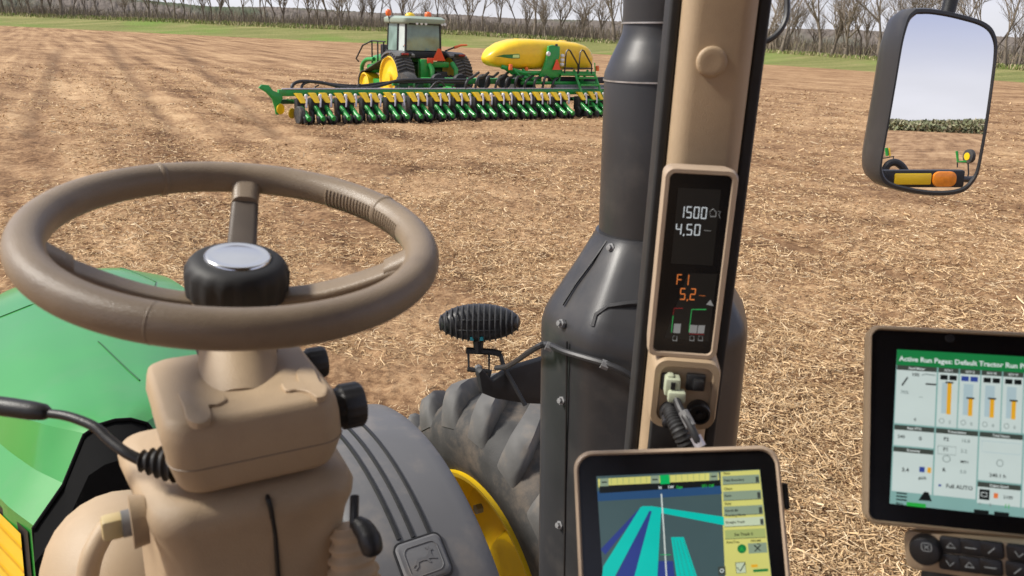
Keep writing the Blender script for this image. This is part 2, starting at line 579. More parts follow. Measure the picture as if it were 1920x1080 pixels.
cc = mixc(n, lush, cc, (.15, .26, .05))
n.links.new(cc, b.inputs['Base Color'])
b.inputs['Roughness'].default_value = .95
b.inputs['Specular IOR Level'].default_value = .1
bp = N(n, 'ShaderNodeBump', Strength=1.0, Distance=.25)
n.links.new(g3.outputs['Fac'], bp.inputs['Height'])
n.links.new(bp.outputs[0], b.inputs['Normal'])
M['bank'] = mg
prof = [(-.6, -.08), (.3, .05), (2, .10), (5, .28), (8, .50), (11, .72), (14, .88), (18, .98), (24, 1.0), (60, 1.03), (160, 1.0), (420, .9)]
vs, fs = [], []
for i, p in enumerate(EC):
    q, h = normal2(i), bank_h(p)
    for j, (t, k) in enumerate(prof):
        a = p + q * t
        wob = 0.16 * (float(fbm(np.array([a.x * .22]), np.array([a.y * .22]), 3)[0]) - .5) * min(1, max(t, 0) / 2)
        a = V((a.x, a.y, h * k + wob * (2 if t < 30 else 1)))
        vs.append(tuple(a))
npf = len(prof)
for i in range(len(EC) - 1):
    for j in range(npf - 1):
        fs.append((i * npf + j, i * npf + j + 1, (i + 1) * npf + j + 1, (i + 1) * npf + j))
mb = MB().add(vs, fs)
ob = mb.build('grass_bank', 'bank', smooth=180)
tag(ob, 'rough green grass bank along the far field edge', kind='structure')

# ---- wooded ridge on the horizon
mh, n, b = node_mat('far_woods')
tc = N(n, 'ShaderNodeTexCoord')
h1 = N(n, 'ShaderNodeTexNoise', Scale=.3, Detail=9.0, Roughness=.7)
n.links.new(tc.outputs['Object'], h1.inputs['Vector'])
h2 = N(n, 'ShaderNodeTexNoise', Scale=.018, Detail=3.0)
n.links.new(tc.outputs['Object'], h2.inputs['Vector'])
c1 = ramp(n, h1.outputs['Fac'], [(.3, (.12, .105, .095)), (.55, (.18, .156, .138)), (.75, (.25, .22, .19))])
gm = ramp(n, h2.outputs['Fac'], [(.5, (0, 0, 0)), (.64, (.75, .75, .75))])
n.links.new(mixc(n, gm, c1, (.075, .105, .06)), b.inputs['Base Color'])
b.inputs['Roughness'].default_value = 1
b.inputs['Specular IOR Level'].default_value = 0
M['ridge'] = mh
vs, fs = [], []
na, nl = 1500, 9
for i in range(na):
    a = radians(-60 + 105 * i / (na - 1))
    R = 430
    top = 8.4 + 3.2 * (float(fbm(np.array([i * .014]), np.array([3.3]), 3)[0]) - .5) - max(0, math.degrees(a) - 26) * .28
    for j in range(nl):
        t = j / (nl - 1)
        jag = (random.uniform(-.22, .22) if j > 3 else 0) * (1 if j < nl - 1 else .9)
        zz = 1.5 + (2.4 + top - 1.5) * (1 - (1 - t) ** 1.6) + jag
        rr_ = R + t * 40 + random.uniform(-2, 2)
        vs.append((sin(a) * rr_, cos(a) * rr_, zz if j else -1))
for i in range(na - 1):
    for j in range(nl - 1):
        fs.append((i * nl + j, (i + 1) * nl + j, (i + 1) * nl + j + 1, i * nl + j + 1))
tag(MB().add(vs, fs).build('wooded_hill', 'ridge', smooth=180, fix=False), 'distant grey brown wooded ridge behind the tree line', kind='structure')

# ---- bare trees
M['bark'] = mat('tree_bark', (.155, .127, .10), .95, var=.35, vscale=2.0, col2=(.26, .22, .175), spec=.1)
M['twig'] = mat('tree_twigs', (.22, .18, .14), .95, col2=(.32, .27, .215), vscale=1.0, spec=.1)
def make_tree_meshes(seed, fork):
    rd = random.Random(seed)
    big, small = MB(), MB()
    def grow(p, d, L, r, lev):
        n_ = 4 if lev < 2 else 3
        pts, rads = [p], [r]
        for k in range(n_):
            d = (d + V((rd.uniform(-1, 1), rd.uniform(-1, 1), rd.uniform(-.2, .45))) * (.09 + .05 * lev)).normalized()
            p = p + d * (L / n_)
            pts.append(p)
            rads.append(max(.014, r * (1 - .42 * (k + 1) / n_)))
        (big if lev < 2 else small).tube(pts, rads, n=7 if lev == 0 else (5 if lev < 2 else 3), cap=False)
        if lev >= 4:
            return
        nb = {0: fork, 1: 5, 2: 5, 3: 4}[lev]
        for k in range(nb):
            i = n_ if (k == 0 or (lev == 0 and k < fork)) else rd.randint(1, n_)
            a = rd.uniform(0, 2 * pi)
            tilt = rd.uniform(.22, .5) if lev == 0 else rd.uniform(.35, .95)
            side = V((cos(a + k * 2.1), sin(a + k * 2.1), 0))
            nd = (d * cos(tilt) + side * sin(tilt) + Z3 * .15).normalized()
            grow(pts[i], nd, L * rd.uniform(.55, .8) * (2.4 if lev == 0 else 1), rads[i] * rd.uniform(.6, .82) if lev else rads[i] * .72, lev + 1)
        if lev in (0,):
            for k in range(rd.randint(2, 4)):     # low side shoots on the trunk
                a = rd.uniform(0, 2 * pi)
                grow(pts[rd.randint(1, 3)], V((cos(a), sin(a), rd.uniform(.2, .8))).normalized(), L * .4, .05, 3)
    grow(V((0, 0, -.3)), V((rd.uniform(-.1, .1), rd.uniform(-.1, .1), 1)).normalized(), rd.uniform(1.6, 3.6), rd.uniform(.22, .34), 0)
    t = big.mesh('trunk', 'bark', smooth=60, fix=False)
    c = small.mesh('crown', 'twig', smooth=60, fix=False)
    return t, c
TREES = [make_tree_meshes(20 + k, (2, 3, 2, 2, 3, 2, 3)[k]) for k in range(7)]
def tree_at(px, off, kind, s, label):
    best, bi = 1e9, 0
    for i, p in enumerate(EC):
        q = p + normal2(i) * off
        if q.y < 20: continue
        v = q - CAM
        x = 960 + FPX * v.dot(CR) / v.dot(_f)
        if abs(x - px) < best:
            best, bi = abs(x - px), i
    # interpolate between neighbours so trunks fall where wanted
    p0 = EC[bi] + normal2(bi) * off
    xs = []
    for j in (bi - 1, bi, bi + 1):
        q = EC[j] + normal2(j) * off
        v = q - CAM
        xs.append((960 + FPX * v.dot(CR) / v.dot(_f), q))
    xs.sort(key=lambda t: t[0])
    pos = xs[1][1]
    for (xa, qa), (xb, qb) in ((xs[0], xs[1]), (xs[1], xs[2])):
        if xa <= px <= xb and xb > xa:
            pos = qa.lerp(qb, (px - xa) / (xb - xa))
    pos = V((pos.x, pos.y, bank_h(pos) * .98))
    t, c = TREES[kind]
    e = empty('bare_tree', pos, label, 'tree', 'bare trees along the far field edge')
    e.rotation_euler = (0, 0, random.uniform(0, 6.28))
    e.scale = (s, s, s * random.uniform(.95, 1.15))
    for me_, nm in ((t, 'trunk'), (c, 'crown')):
        o = bpy.data.objects.new(nm, me_)
        COL.objects.link(o)
        o.parent = e
def tree_label(px):
    if px < 500: return 'slender grey tree in the dense far wood left of the distant tractor'
    if px < 850: return 'slender bare tree in the far row directly behind the distant tractor'
    if px < 1200: return 'slender bare tree in the far row behind the yellow tank'
    if px < 1680: return 'slender bare tree set back from the bank between pillar and mirror'
    return 'slender bare tree set back from the bank around the right edge of the mirror'
px = -40
while px < 1990:
    if not (1215 < px < 1405):
        tree_at(px, random.uniform(17, 27), random.randrange(7), random.uniform(.8, 1.25), tree_label(px))
    px += random.uniform(16, 34) if px > 900 else random.uniform(12, 26)
FRONT = [
    (30, 'thick dark leafless trunk at the far left end of the tree row'),
    (60, 'second thick leafless trunk from the left end of the tree row'),
    (118, 'third thick leafless trunk from the left end of the tree row'),
    (330, 'leafless tree standing before the wood midway between frame edge and distant tractor'),
    (500, 'leafless tree standing above the left wing end of the planter'),
    (640, 'leafless tree standing just left of the distant tractor cab'),
    (1000, 'forked leafless tree rising above the left half of the yellow tank'),
    (1022, 'V shaped leafless tree rising above the middle of the yellow tank'),
    (1090, 'V shaped leafless tree rising above the right end of the yellow tank'),
    (1150, 'leafless tree just left of the exhaust stack'),
    (1165, 'leafless tree half hidden by the left edge of the exhaust stack'),
    (1440, 'leafless tree inside the black cable loop right of the pillar'),
    (1462, 'leafless tree crossing the outer curve of the black cable loop'),
    (1535, 'first forked leafless tree right of the black cable loop'),
    (1556, 'second forked leafless tree right of the black cable loop'),
    (1583, 'large V shaped leafless tree midway between pillar and mirror'),
    (1606, 'forked leafless tree next right of the large V shaped tree'),
    (1642, 'V shaped leafless tree touching the upper left of the mirror housing'),
    (1668, 'forked leafless tree partly behind the mirror housing'),
    (1880, 'leafless tree just right of the mirror top corner'),
    (1905, 'leafless tree at the right end of the tree row'),
]
for px, lb in FRONT:
    tree_at(px, 15 + random.uniform(0, 2), random.choice((0, 2, 3, 5)), random.uniform(1.0, 1.35), lb)

# ---- undergrowth: brown brush and dry grass between the trunks
ms, n, b = node_mat('brush_stems')
at = N(n, 'ShaderNodeAttribute', attribute_name='tint')
n.links.new(at.outputs['Color'], b.inputs['Base Color'])
b.inputs['Roughness'].default_value = 1
b.inputs['Specular IOR Level'].default_value = .05
M['tinted'] = ms
nb_ = 90000
ti = rng.uniform(0, len(EC) - 1.001, nb_)
ecx, ecy = np.array([p.x for p in EC]), np.array([p.y for p in EC])
qx, qy = np.array([normal2(i).x for i in range(len(EC))]), np.array([normal2(i).y for i in range(len(EC))])
idx = np.arange(len(EC))
off = 15 + rng.gamma(2.0, 5.5, nb_)
isg = rng.random(nb_) < .35
off[isg] = rng.uniform(12.5, 19, isg.sum())
bx_, by_ = np.interp(ti, idx, ecx) + np.interp(ti, idx, qx) * off, np.interp(ti, idx, ecy) + np.interp(ti, idx, qy) * off
bz_ = np.interp(bx_, [-120, -15, 35, 50, 80], [2.5, 2.6, 1.75, 1.25, .8]) * np.interp(off, [.3, 2, 5, 8, 11, 14, 18], [.05, .10, .28, .50, .72, .88, .98])
cl = fbm(bx_ * .09, by_ * .09, 3)
hh = np.where(isg, rng.uniform(.15, .5, nb_) * np.where(off > 12, 1.7, 1.0), rng.uniform(.7, 2.6, nb_) * (.35 + 1.3 * cl))
ww = np.where(isg, rng.uniform(.05, .16, nb_), rng.uniform(.02, .075, nb_))
le = rng.uniform(-.35, .35, (nb_, 2)) * hh[:, None]
an = rng.uniform(0, pi, nb_)
dx, dy = np.cos(an) * ww, np.sin(an) * ww
base = np.stack([bx_, by_, bz_ - .1], 1)
tip = base + np.stack([le[:, 0], le[:, 1], hh], 1)
dv = np.stack([dx, dy, dx * 0], 1)
vv = np.stack([base - dv, base + dv, tip + dv * .4, tip - dv * .4], 1).reshape(-1, 3)
ff = np.arange(nb_ * 4).reshape(-1, 4)
me = fast_mesh('undergrowth', vv, ff, 'tinted')
pal = np.array([(.23, .19, .155), (.30, .25, .20), (.20, .17, .145), (.34, .27, .19), (.24, .22, .14)])
colv = pal[rng.integers(0, 5, nb_)] * rng.uniform(.8, 1.2, (nb_, 1))
gcol = np.array([(.48, .41, .25), (.38, .35, .18), (.24, .27, .09), (.16, .23, .06)])
colv[isg] = gcol[rng.integers(0, 4, isg.sum())] * rng.uniform(.8, 1.15, (isg.sum(), 1))
vcol(me, np.repeat(colv, 4, 0))
tag(link(bpy.data.objects.new('undergrowth', me), (0, 0, 0)), 'brown leafless brush and dry grass between the far trees', kind='stuff')

# ---- hedge behind the camera, seen in the mirror
nb_ = 70000
t_ = rng.uniform(-1, 1, nb_)
hx, hy = 60 + t_ * 170, -230 + t_ * 75 + rng.normal(0, 3, nb_)
top = 1.4 + 3.4 * fbm(t_ * 14 + 4, t_ * 0 + 2, 5)
hz = top * rng.random(nb_) ** .7 - .3
base = np.stack([hx, hy, hz], 1)
d1, d2 = rng.normal(0, .24, (nb_, 3)), rng.normal(0, .24, (nb_, 3))
vv = np.stack([base - d1, base - d2, base + d1, base + d2], 1).reshape(-1, 3)
me = fast_mesh('hedgerow', vv, np.arange(nb_ * 4).reshape(-1, 4), 'tinted')
pal = np.array([(.24, .26, .14), (.30, .30, .18), (.34, .31, .21), (.20, .22, .13)])
vcol(me, np.repeat(pal[rng.integers(0, 4, nb_)] * rng.uniform(.8, 1.3, (nb_, 1)), 4, 0))
tag(link(bpy.data.objects.new('hedgerow', me), (0, 0, 0)), 'grey green hedgerow across the field seen in the side mirror', kind='stuff')

# ---- crop residue lying on the field
def scatter_straw(ns, r0, r1, wmul, name, label):
    a = rng.uniform(radians(-41), radians(41), ns)
    u = rng.random(ns)
    r = 1 / (1 / r0 + u * (1 / r1 - 1 / r0))
    x, y = np.sin(a) * r, np.cos(a) * r
    ca, sa = cos(FIELD_ANG), sin(FIELD_ANG)
    dens = fbm((x * ca + y * sa) * .2, (-x * sa + y * ca) * .8, 4) * .6 + fbm(x * .9 + 5, y * .9, 3) * .4
    c3, s3 = cos(radians(120)), sin(radians(120))
    dens = dens + (fbm((x * c3 + y * s3) * .05, (-x * s3 + y * c3) * 1.0, 3) - .5) * .6 * np.clip((-x / (y + 6) - .06) / .24, .1, 1)
    dens = dens - .2 * track_mark(x, y)
    keep = dens + rng.normal(0, .075, ns) > .42
    x, y, r = x[keep], y[keep], r[keep]
    k = len(x)
    L = np.clip(rng.gamma(2.2, .026, k), .02, .22) * (1 + r * .012)
    wd = np.maximum(.0025, r * .00032) * rng.uniform(.6, 1.6, k) * wmul
    yaw = rng.uniform(0, 2 * pi, k)
    pit = rng.normal(0, .22, k)
    z = field_h(x, y) - .09 * track_mark(x, y) + .004 + np.abs(rng.normal(0, .022, k))
    d = np.stack([np.cos(yaw) * np.cos(pit), np.sin(yaw) * np.cos(pit), np.sin(pit)], 1)
    s = np.stack([-np.sin(yaw), np.cos(yaw), rng.normal(0, .5, k)], 1)
    c = np.stack([x, y, z + np.abs(np.sin(pit)) * L * .35], 1)
    bend = np.stack([-np.sin(yaw), np.cos(yaw), rng.uniform(.0, .6, k)], 1) * (L * rng.normal(0, .14, k))[:, None]
    s = s * wd[:, None]
    p0, p1, p2 = c - d * (L / 2)[:, None], c + bend, c + d * (L / 2)[:, None]
    vv = np.stack([p0 - s, p0 + s, p1 + s, p1 - s, p2 + s * .7, p2 - s * .7], 1).reshape(-1, 3)
    i0 = np.arange(k) * 6
    ff = np.concatenate([np.stack([i0, i0 + 1, i0 + 2, i0 + 3], 1), np.stack([i0 + 3, i0 + 2, i0 + 4, i0 + 5], 1)])
    me = fast_mesh(name, vv, ff, 'tinted')
    pal = np.array([(.65, .47, .275), (.56, .39, .215), (.44, .29, .152), (.74, .58, .375), (.28, .17, .09), (.15, .085, .046)])
    cv = pal[rng.choice(6, k, p=[.25, .25, .2, .1, .12, .08])] * rng.uniform(.82, 1.15, (k, 1))
    vcol(me, np.repeat(cv, 6, 0))
    o = link(bpy.data.objects.new(name, me), (0, 0, 0))
    tag(o, label, kind='stuff')
scatter_straw(660000, 2.6, 60, 1.0, 'crop_residue', 'pale straw and chopped stalks scattered over the brown field')

# ================================================================== the tractor we sit in
PHI = radians(30)
TF, TR = V((-sin(PHI), cos(PHI), 0)), V((cos(PHI), sin(PHI), 0))   # its forward and right
def T(x, y, z):
    return TR * x + TF * y + Z3 * z
def Tin(p):
    return V((p.dot(TR), p.dot(TF), p.z))
tractor = empty('tractor', T(.1, 1.5, 0), 'green tractor whose tan cab we look out of, grey fender and dark exhaust', 'tractor')

# ---- hood
HC = .05
ST = [2.08, 2.20, 2.50, 3.0, 3.5, 3.8, 3.95, 4.03]
PR = [
    [(0, 2.025), (.036, 2.02), (.072, 2.0), (.13, 1.905), (.20, 1.848), (.225, 1.40)],
    [(0, 2.02), (.08, 2.012), (.164, 1.99), (.20, 1.895), (.265, 1.838), (.29, 1.38)],
    [(0, 2.005), (.14, 1.985), (.28, 1.915), (.31, 1.86), (.37, 1.80), (.39, 1.34)],
    [(0, 1.985), (.19, 1.96), (.365, 1.895), (.395, 1.83), (.445, 1.74), (.455, 1.25)],
    [(0, 1.96), (.19, 1.94), (.375, 1.88), (.405, 1.80), (.45, 1.66), (.455, 1.15)],
    [(0, 1.94), (.16, 1.925), (.33, 1.87), (.37, 1.79), (.41, 1.60), (.41, 1.05)],
    [(0, 1.91), (.12, 1.90), (.25, 1.862), (.31, 1.77), (.35, 1.55), (.35, .98)],
    [(0, 1.84), (.09, 1.83), (.17, 1.79), (.23, 1.70), (.27, 1.50), (.27, .95)],
]
REAR = [0, 0, 0, -.06, -.13, -.15]                # the rear edge sweeps back down the flanks
def hermite(y, ys_, vs_):
    i = int(np.clip(np.searchsorted(ys_, y) - 1, 0, len(ys_) - 2))
    h = ys_[i + 1] - ys_[i]
    t = (y - ys_[i]) / h
    def slope(j):
        if j == 0: return (vs_[1] - vs_[0]) / (ys_[1] - ys_[0])
        if j == len(ys_) - 1: return (vs_[-1] - vs_[-2]) / (ys_[-1] - ys_[-2])
        a_, b_ = (vs_[j] - vs_[j - 1]) / (ys_[j] - ys_[j - 1]), (vs_[j + 1] - vs_[j]) / (ys_[j + 1] - ys_[j])
        return 0 if a_ * b_ <= 0 else 2 * a_ * b_ / (a_ + b_)
    m0, m1 = slope(i) * h, slope(i + 1) * h
    return (2 * t ** 3 - 3 * t ** 2 + 1) * vs_[i] + (t ** 3 - 2 * t ** 2 + t) * m0 + (-2 * t ** 3 + 3 * t ** 2) * vs_[i + 1] + (t ** 3 - t ** 2) * m1
def hood_pt(y, k):
    return float(hermite(y, ST, [p[k][0] for p in PR])), float(hermite(y, ST, [p[k][1] for p in PR]))
def rear_off(y, k):
    return REAR[k] * max(0.0, (2.5 - y) / .42)
ys = sorted(set(list(np.linspace(2.08, 4.03, 60)) + ST))
rings = []
for y in ys:
    half = []
    for k in range(5):
        a, b_ = hood_pt(y, k), hood_pt(y, k + 1)
        for t in (0, .33, .66):
            o0, o1 = rear_off(y, k), rear_off(y, k + 1)
            half.append((a[0] + (b_[0] - a[0]) * t, a[1] + (b_[1] - a[1]) * t, o0 + (o1 - o0) * t))
    half.append((*hood_pt(y, 5), rear_off(y, 5)))
    full = [(-x, z, o) for x, z, o in half[::-1]] + half[1:]
    rings.append([T(HC + x, y + o, z) for x, z, o in full])
mb = MB()
mb.loft(rings, cap=False, closed=False)
nring = len(rings[0])
mb.add(rings[-1], [tuple(range(nring))])
hood = mb.build('hood', 'green', tractor, smooth=180)
_se = hood.data.attributes.get('sharp_edge') or hood.data.attributes.new('sharp_edge', 'BOOLEAN', 'EDGE')
_mid, _nv = (nring - 1) // 2, nring * len(rings)
_sharp = {_mid + s_ * k_ for k_ in (6, 9, 12) for s_ in (-1, 1)}
for e_ in hood.data.edges:
    a_, b_ = e_.vertices
    if a_ < _nv and b_ < _nv and a_ % nring == b_ % nring and a_ % nring in _sharp:
        _se.data[e_.index].value = True
def hood_surface(x, y, lift=.0015):
    u = abs(x - HC)
    for k in range(5):
        a, b_ = hood_pt(y, k), hood_pt(y, k + 1)
        if a[0] <= u <= b_[0] or k == 4:
            t = (u - a[0]) / max(1e-6, b_[0] - a[0])
            return T(x, y, a[1] + (b_[1] - a[1]) * t + lift)
def seam(pts):
    q = []
    for (xa, ya), (xb, yb) in zip(pts[:-1], pts[1:]):
        for t in np.linspace(0, 1, 14)[:-1]:
            q.append(hood_surface(xa + (xb - xa) * t, ya + (yb - ya) * t))
    q.append(hood_surface(*pts[-1]))
    MB().tube(q, .0022, n=5).build('seam', 'green_dark', hood)
seam([(HC - .36, 3.39), (HC + .30, 3.39)])
seam([(.046, 2.74), (.132, 2.353)])
seam([(.19, 3.88), (.31, 3.62), (.28, 3.42), (.10, 3.47)])
# yellow side decal with its dark border
def side_patch(y0, y1, f0, f1, lift, nm, m_, n_=10):
    vs, fs = [], []
    for i in range(n_ + 1):
        y = y0 + (y1 - y0) * i / n_
        (cu, cz), (du, dz) = hood_pt(y, 4), hood_pt(y, 5)
        for f_ in (f0, f1):
            vs.append(T(HC - (cu + (du - cu) * f_) - lift, y + rear_off(y, 4) * (1 - f_) + rear_off(y, 5) * f_ - lift, cz + (dz - cz) * f_))
    for i in range(n_):
        fs.append((2 * i, 2 * i + 1, 2 * i + 3, 2 * i + 2))
    return MB().add(vs, fs).build(nm, m_, hood, fix=False)
side_patch(2.10, 3.8, .05, .80, .003, 'decal_border', 'black')
side_patch(2.125, 3.78, .09, .76, .005, 'decal', 'yellow')
M['yellow_line'] = mat('decal_line', (.72, .42, .006), .4)
for k in range(4):
    side_patch(2.125, 3.78, .17 + k * .14, .185 + k * .14, .007, 'decal_stripe', 'yellow_line')
# black bulkhead closing the rear of the hood
poly = [(*hood_pt(2.08, k), REAR[k]) for k in range(6)]
full = [(-x, z, o) for x, z, o in poly[::-1]] + poly[1:]
mb = MB()
mb.loft([[T(HC + x, 2.085 + o, z - .008) for x, z, o in full], [T(HC + x * 1.02, 1.95 + o * .6, z - .05) for x, z, o in full]])
mb.build('bulkhead', 'matte_black', tractor)
mb = MB()
mb.tube([T(HC + x, 2.078 + o, z - .004) for x, z, o in full], .005, n=6)
mb.build('hood_gasket', 'matte_black', tractor)
# chassis under the hood and front axle
MB().box(T(HC, 2.9, 1.0), (.46, 2.6, .62), TR, TF, Z3).build('chassis', 'green_shadow', tractor, bevel=.03)
MB().box(T(.62, 2.36, .70), (1.0, .22, .22), TR, TF, Z3).build('front_axle', 'green_shadow', tractor, bevel=.03)

# ---- front right wheel
WA = radians(33.5)
WX, WY = V((cos(WA), sin(WA), 0)), V((-sin(WA), cos(WA), 0))
WC = V((-.107, 2.743, .802))
prof = [(.50, .02), (.56, -.015), (.64, -.024), (.70, -.014), (.735, .008), (.765, .045), (.785, .10), (.792, .27), (.785, .44), (.765, .495), (.70, .545), (.62, .56), (.50, .52)]
mb = MB()
mb.lathe(WC, WX, prof, n=72, ex=WY, cap=False)
wheel_r = mb.build('front_wheel', 'tyre', tractor, smooth=40)
nl = 20
for side in (0, 1):
    for k in range(nl):
        a0 = radians(90.3) + 2 * pi * (k + .5 * side) / nl
        rings = []
        for wx, top, wid in ((-.018, .722, .050), (-.012, .752, .068), (.006, .800, .076), (.035, .838, .076), (.08, .856, .070), (.16, .862, .062), (.24, .862, .054), (.285, .858, .050)):
            t = (wx + .02) / .3
            x_ = wx if side == 0 else .536 - wx
            aa = a0 - .30 * t ** 1.3
            base = .70 if wx < .0 else min(.775, .72 + wx * .8)
            rg = []
            for da, rr_ in ((-wid * 1.25, base), (-wid * 1.0, base + (top - base) * .7), (-wid * .72, top), (wid * .72, top), (wid * 1.0, base + (top - base) * .7), (wid * 1.25, base)):
                ang = aa + da
                rg.append(WC + WX * x_ + (WY * cos(ang) + Z3 * sin(ang)) * rr_)
            rings.append(rg)
        MB().loft(rings).build('lug', 'lug', wheel_r, smooth=62)
mb = MB()
mb.lathe(WC, WX, [(.512, .016), (.506, -.004), (.488, .0), (.478, .03), (.47, .10), (.44, .14), (.43, .20), (.20, .24), (.17, .18), (.0, .18)], n=64, ex=WY, cap=False)
rim = mb.build('rim', 'yellow', wheel_r)
for k in range(10):
    a = 2 * pi * k / 10
    MB().lathe(WC + WX * .19 + (WY * cos(a) + Z3 * sin(a)) * .33, -WX, [(.022, 0), (.022, .03), (.0, .03)], n=6).build('rim_bolt', 'grey_part', rim)
# ---- grey front fender, inboard of the tyre
FR = .848
def fen(s, ang, r=FR):
    """s metres inboard of the fender's outer edge, angle from the rear horizontal"""
    return WC - WX * (.269 + s) + (-WY * cos(ang) + Z3 * sin(ang)) * r
rings = []
A0, A1 = radians(4), radians(128)
for k in range(49):
    a = A0 + (A1 - A0) * k / 48
    rg = []
    for s, dr in ((0, -.035), (.0, -.004), (.012, .006), (.05, .012), (.2, .016), (.36, .012), (.40, .004), (.412, -.01), (.412, -.035)):
        rg.append(fen(s, a, FR - .006 + dr))
    for s in (.395, .2, .017):
        rg.append(fen(s, a, FR - .035))
    rings.append(rg)
fender = MB().loft(rings).build('front_fender', 'grey_fender', tractor, smooth=50)
def fpix(px, py, r=FR + .008):
    q = ray(px, py)
    o_ = CAM - WC
    a_, b_ = q - WX * q.dot(WX), o_ - WX * o_.dot(WX)
    A_q, B_q, C_q = a_.dot(a_), 2 * a_.dot(b_), b_.dot(b_) - r * r
    disc = max(0, B_q * B_q - 4 * A_q * C_q)
    t_ = (-B_q - math.sqrt(disc)) / (2 * A_q)
    p = CAM + q * t_ - WC
    return -p.dot(WX) - .269, math.atan2(p.z, -p.dot(WY))
RIBS = [(fpix(x, y)[0], math.degrees(fpix(x, y)[1])) for x, y in ((806, 1002), (775, 1008), (748, 1012))]
for s, a_end in RIBS:
    pts = [fen(s, radians(a), FR + .0085) for a in np.linspace(a_end, 120, 40)]
    MB().tube(pts, .0075, n=6).build('rib', 'black', fender)
pts = [fen(s, radians(18.5), FR + .0085) for s in np.linspace(.08, .26, 8)]
# emblem plate with a leaping deer in relief
EC_S, EC_A = fpix(793, 1050)
eo = fen(EC_S, EC_A, FR + .010)
en = (-WY * cos(EC_A) + Z3 * sin(EC_A))
eu = (WY * sin(EC_A) + Z3 * cos(EC_A)) 
ex_ = WX
plate = MB().loft([ring(rr(.15, .13, .022), eo - en * .012, ex_, eu), ring(rr(.15, .13, .022), eo + en * .004, ex_, eu), ring(rr(.136, .116, .02), eo + en * .009, ex_, eu)]).build('emblem_plate', 'grey_fender', fender, smooth=30)
pts = ring(rr(.155, .135, .024, n=6), eo + en * .001, ex_, eu)
MB().tube(pts + [pts[0]], .0042, n=6).build('emblem_groove', 'black', fender)
pts = ring(rr(.108, .09, .02, n=6), eo + en * .0095, ex_, eu)
MB().tube(pts + [pts[0]], .0018, n=6).build('emblem_border', 'grey_fender', fender)
deer = [(-.040, -.012), (-.030, -.004), (-.022, .006), (-.010, .006), (.006, .004), (.016, .010), (.022, .020), (.014, .030), (.017, .031), (.021, .025), (.024, .033), (.027, .026), (.034, .022), (.036, .018), (.029, .017), (.027, .008), (.030, -.002), (.040, -.008), (.038, -.011), (.025, -.006), (.014, -.004), (.018, -.016), (.014, -.017), (.006, -.006), (-.008, -.004), (-.020, -.006), (-.024, -.018), (-.036, -.026), (-.038, -.023), (-.028, -.015), (-.030, -.010), (-.040, -.016)]
MB().prism(deer, eo + en * .008, ex_, eu, en, .003).build('emblem', 'grey_fender', fender, smooth=0)

# ---- exhaust stack
EB = P(1205, 650, 1.87)
def lean():
    best = (1e9, 0)
    for k in range(-60, 61):
        tx = k * .002
        q = EB + V((tx, 0, 1)) * .6 - CAM
        x = 960 + FPX * q.dot(CR) / q.dot(_f)
        y = 540 - FPX * q.dot(CU) / q.dot(_f)
        e = abs(x - (1205 + .057 * (650 - y)))
        best = min(best, (e, tx))
    return best[1]
EA = V((lean(), 0, 1)).normalized()
EX = V((1, 0, 0)) - EA * EA.x
EX.normalize()
EY = EA.cross(EX)
def oct_ring(r, z, k=.55, n=64, rot=radians(14)):
    out = []
    for i in range(n):
        th = 2 * pi * i / n
        t = ((th + rot + pi / 8) % (pi / 4)) - pi / 8
        ro = r * cos(pi / 8) / cos(t) * 1.03
        q = r * (1 - k) + ro * k
        out.append(EB + EA * z + (EX * cos(th) + EY * sin(th)) * q)
    return out
mb = MB()
mb.loft([oct_ring(r, z, k) for r, z, k in ((.225, -.95, .5), (.232, -.9, .5), (.236, -.5, .5), (.238, .055, .6), (.237, .078, .7), (.229, .105, .8), (.213, .13, .8), (.165, .205, .7), (.132, .258, .4), (.122, .272, .1), (.119, .28, 0))])
stack = mb.build('exhaust_stack', 'charcoal', tractor, smooth=24)
mb = MB()
mb.lathe(EB, EA, [(.112, .27), (.1125, .30), (.1125, .60), (.111, .606)], n=48)
mb.build('stack_pipe', 'charcoal', stack)
mb = MB()
mb.lathe(EB, EA, [(.114, .606), (.112, .62), (.100, .65), (.086, .680), (.079, .698), (.077, .718)], n=48)
mb.build('stack_reducer', 'charcoal', stack)
mb = MB()
mb.lathe(EB, EA, [(.079, .718), (.079, 1.5)], n=48)
mb.build('stack_tail_pipe', 'charcoal', stack)
for r, z in ((.1150, .604), (.0810, .718)):
    mb = MB()
    mb.lathe(EB, EA, [(r - .004, z - .002), (r, z - .0015), (r, z + .0015), (r - .004, z + .002)], n=48)
    mb.build('stack_joint', 'steel_edge', stack)
def on_stack(px, py, out=.0):
    """nearest point of the shroud's skin on the ray through a pixel"""
    q = ray(px, py)
    best, bt = 1e9, 1.6
    prof_ = [(-.95, .228), (.055, .238), (.078, .237), (.105, .229), (.13, .213), (.205, .165), (.258, .132), (.28, .115), (.65, .113)]
    zz, rr2 = [a for a, _ in prof_], [b for _, b in prof_]
    for t in np.linspace(1.2, 2.0, 400):
        p = CAM + q * t - EB
        z = p.dot(EA)
        r_ = (p - EA * z).length
        if r_ <= np.interp(z, zz, rr2) + out:
            return CAM + q * t
    return CAM + q * 1.8
for px, py in ((1145, 465), (1052, 607), (1053, 752), (1049, 985)):
    p = on_stack(px, py)
    q = (p - EB); q = (q - EA * q.dot(EA)).normalized()
    MB().lathe(p - q * .002, (q + Z3 * .3).normalized(), [(.0105, -.004), (.0105, .004), (.0065, .005), (.0065, .011), (.0, .012)], n=6).build('stack_bolt', 'grey_part', stack)
for pts in ([(1138, 452), (1110, 492), (1080, 532), (1055, 572)],):
    MB().tube([on_stack(*p) for p in pts], .0028, n=5).build('stack_seam', 'black', stack)
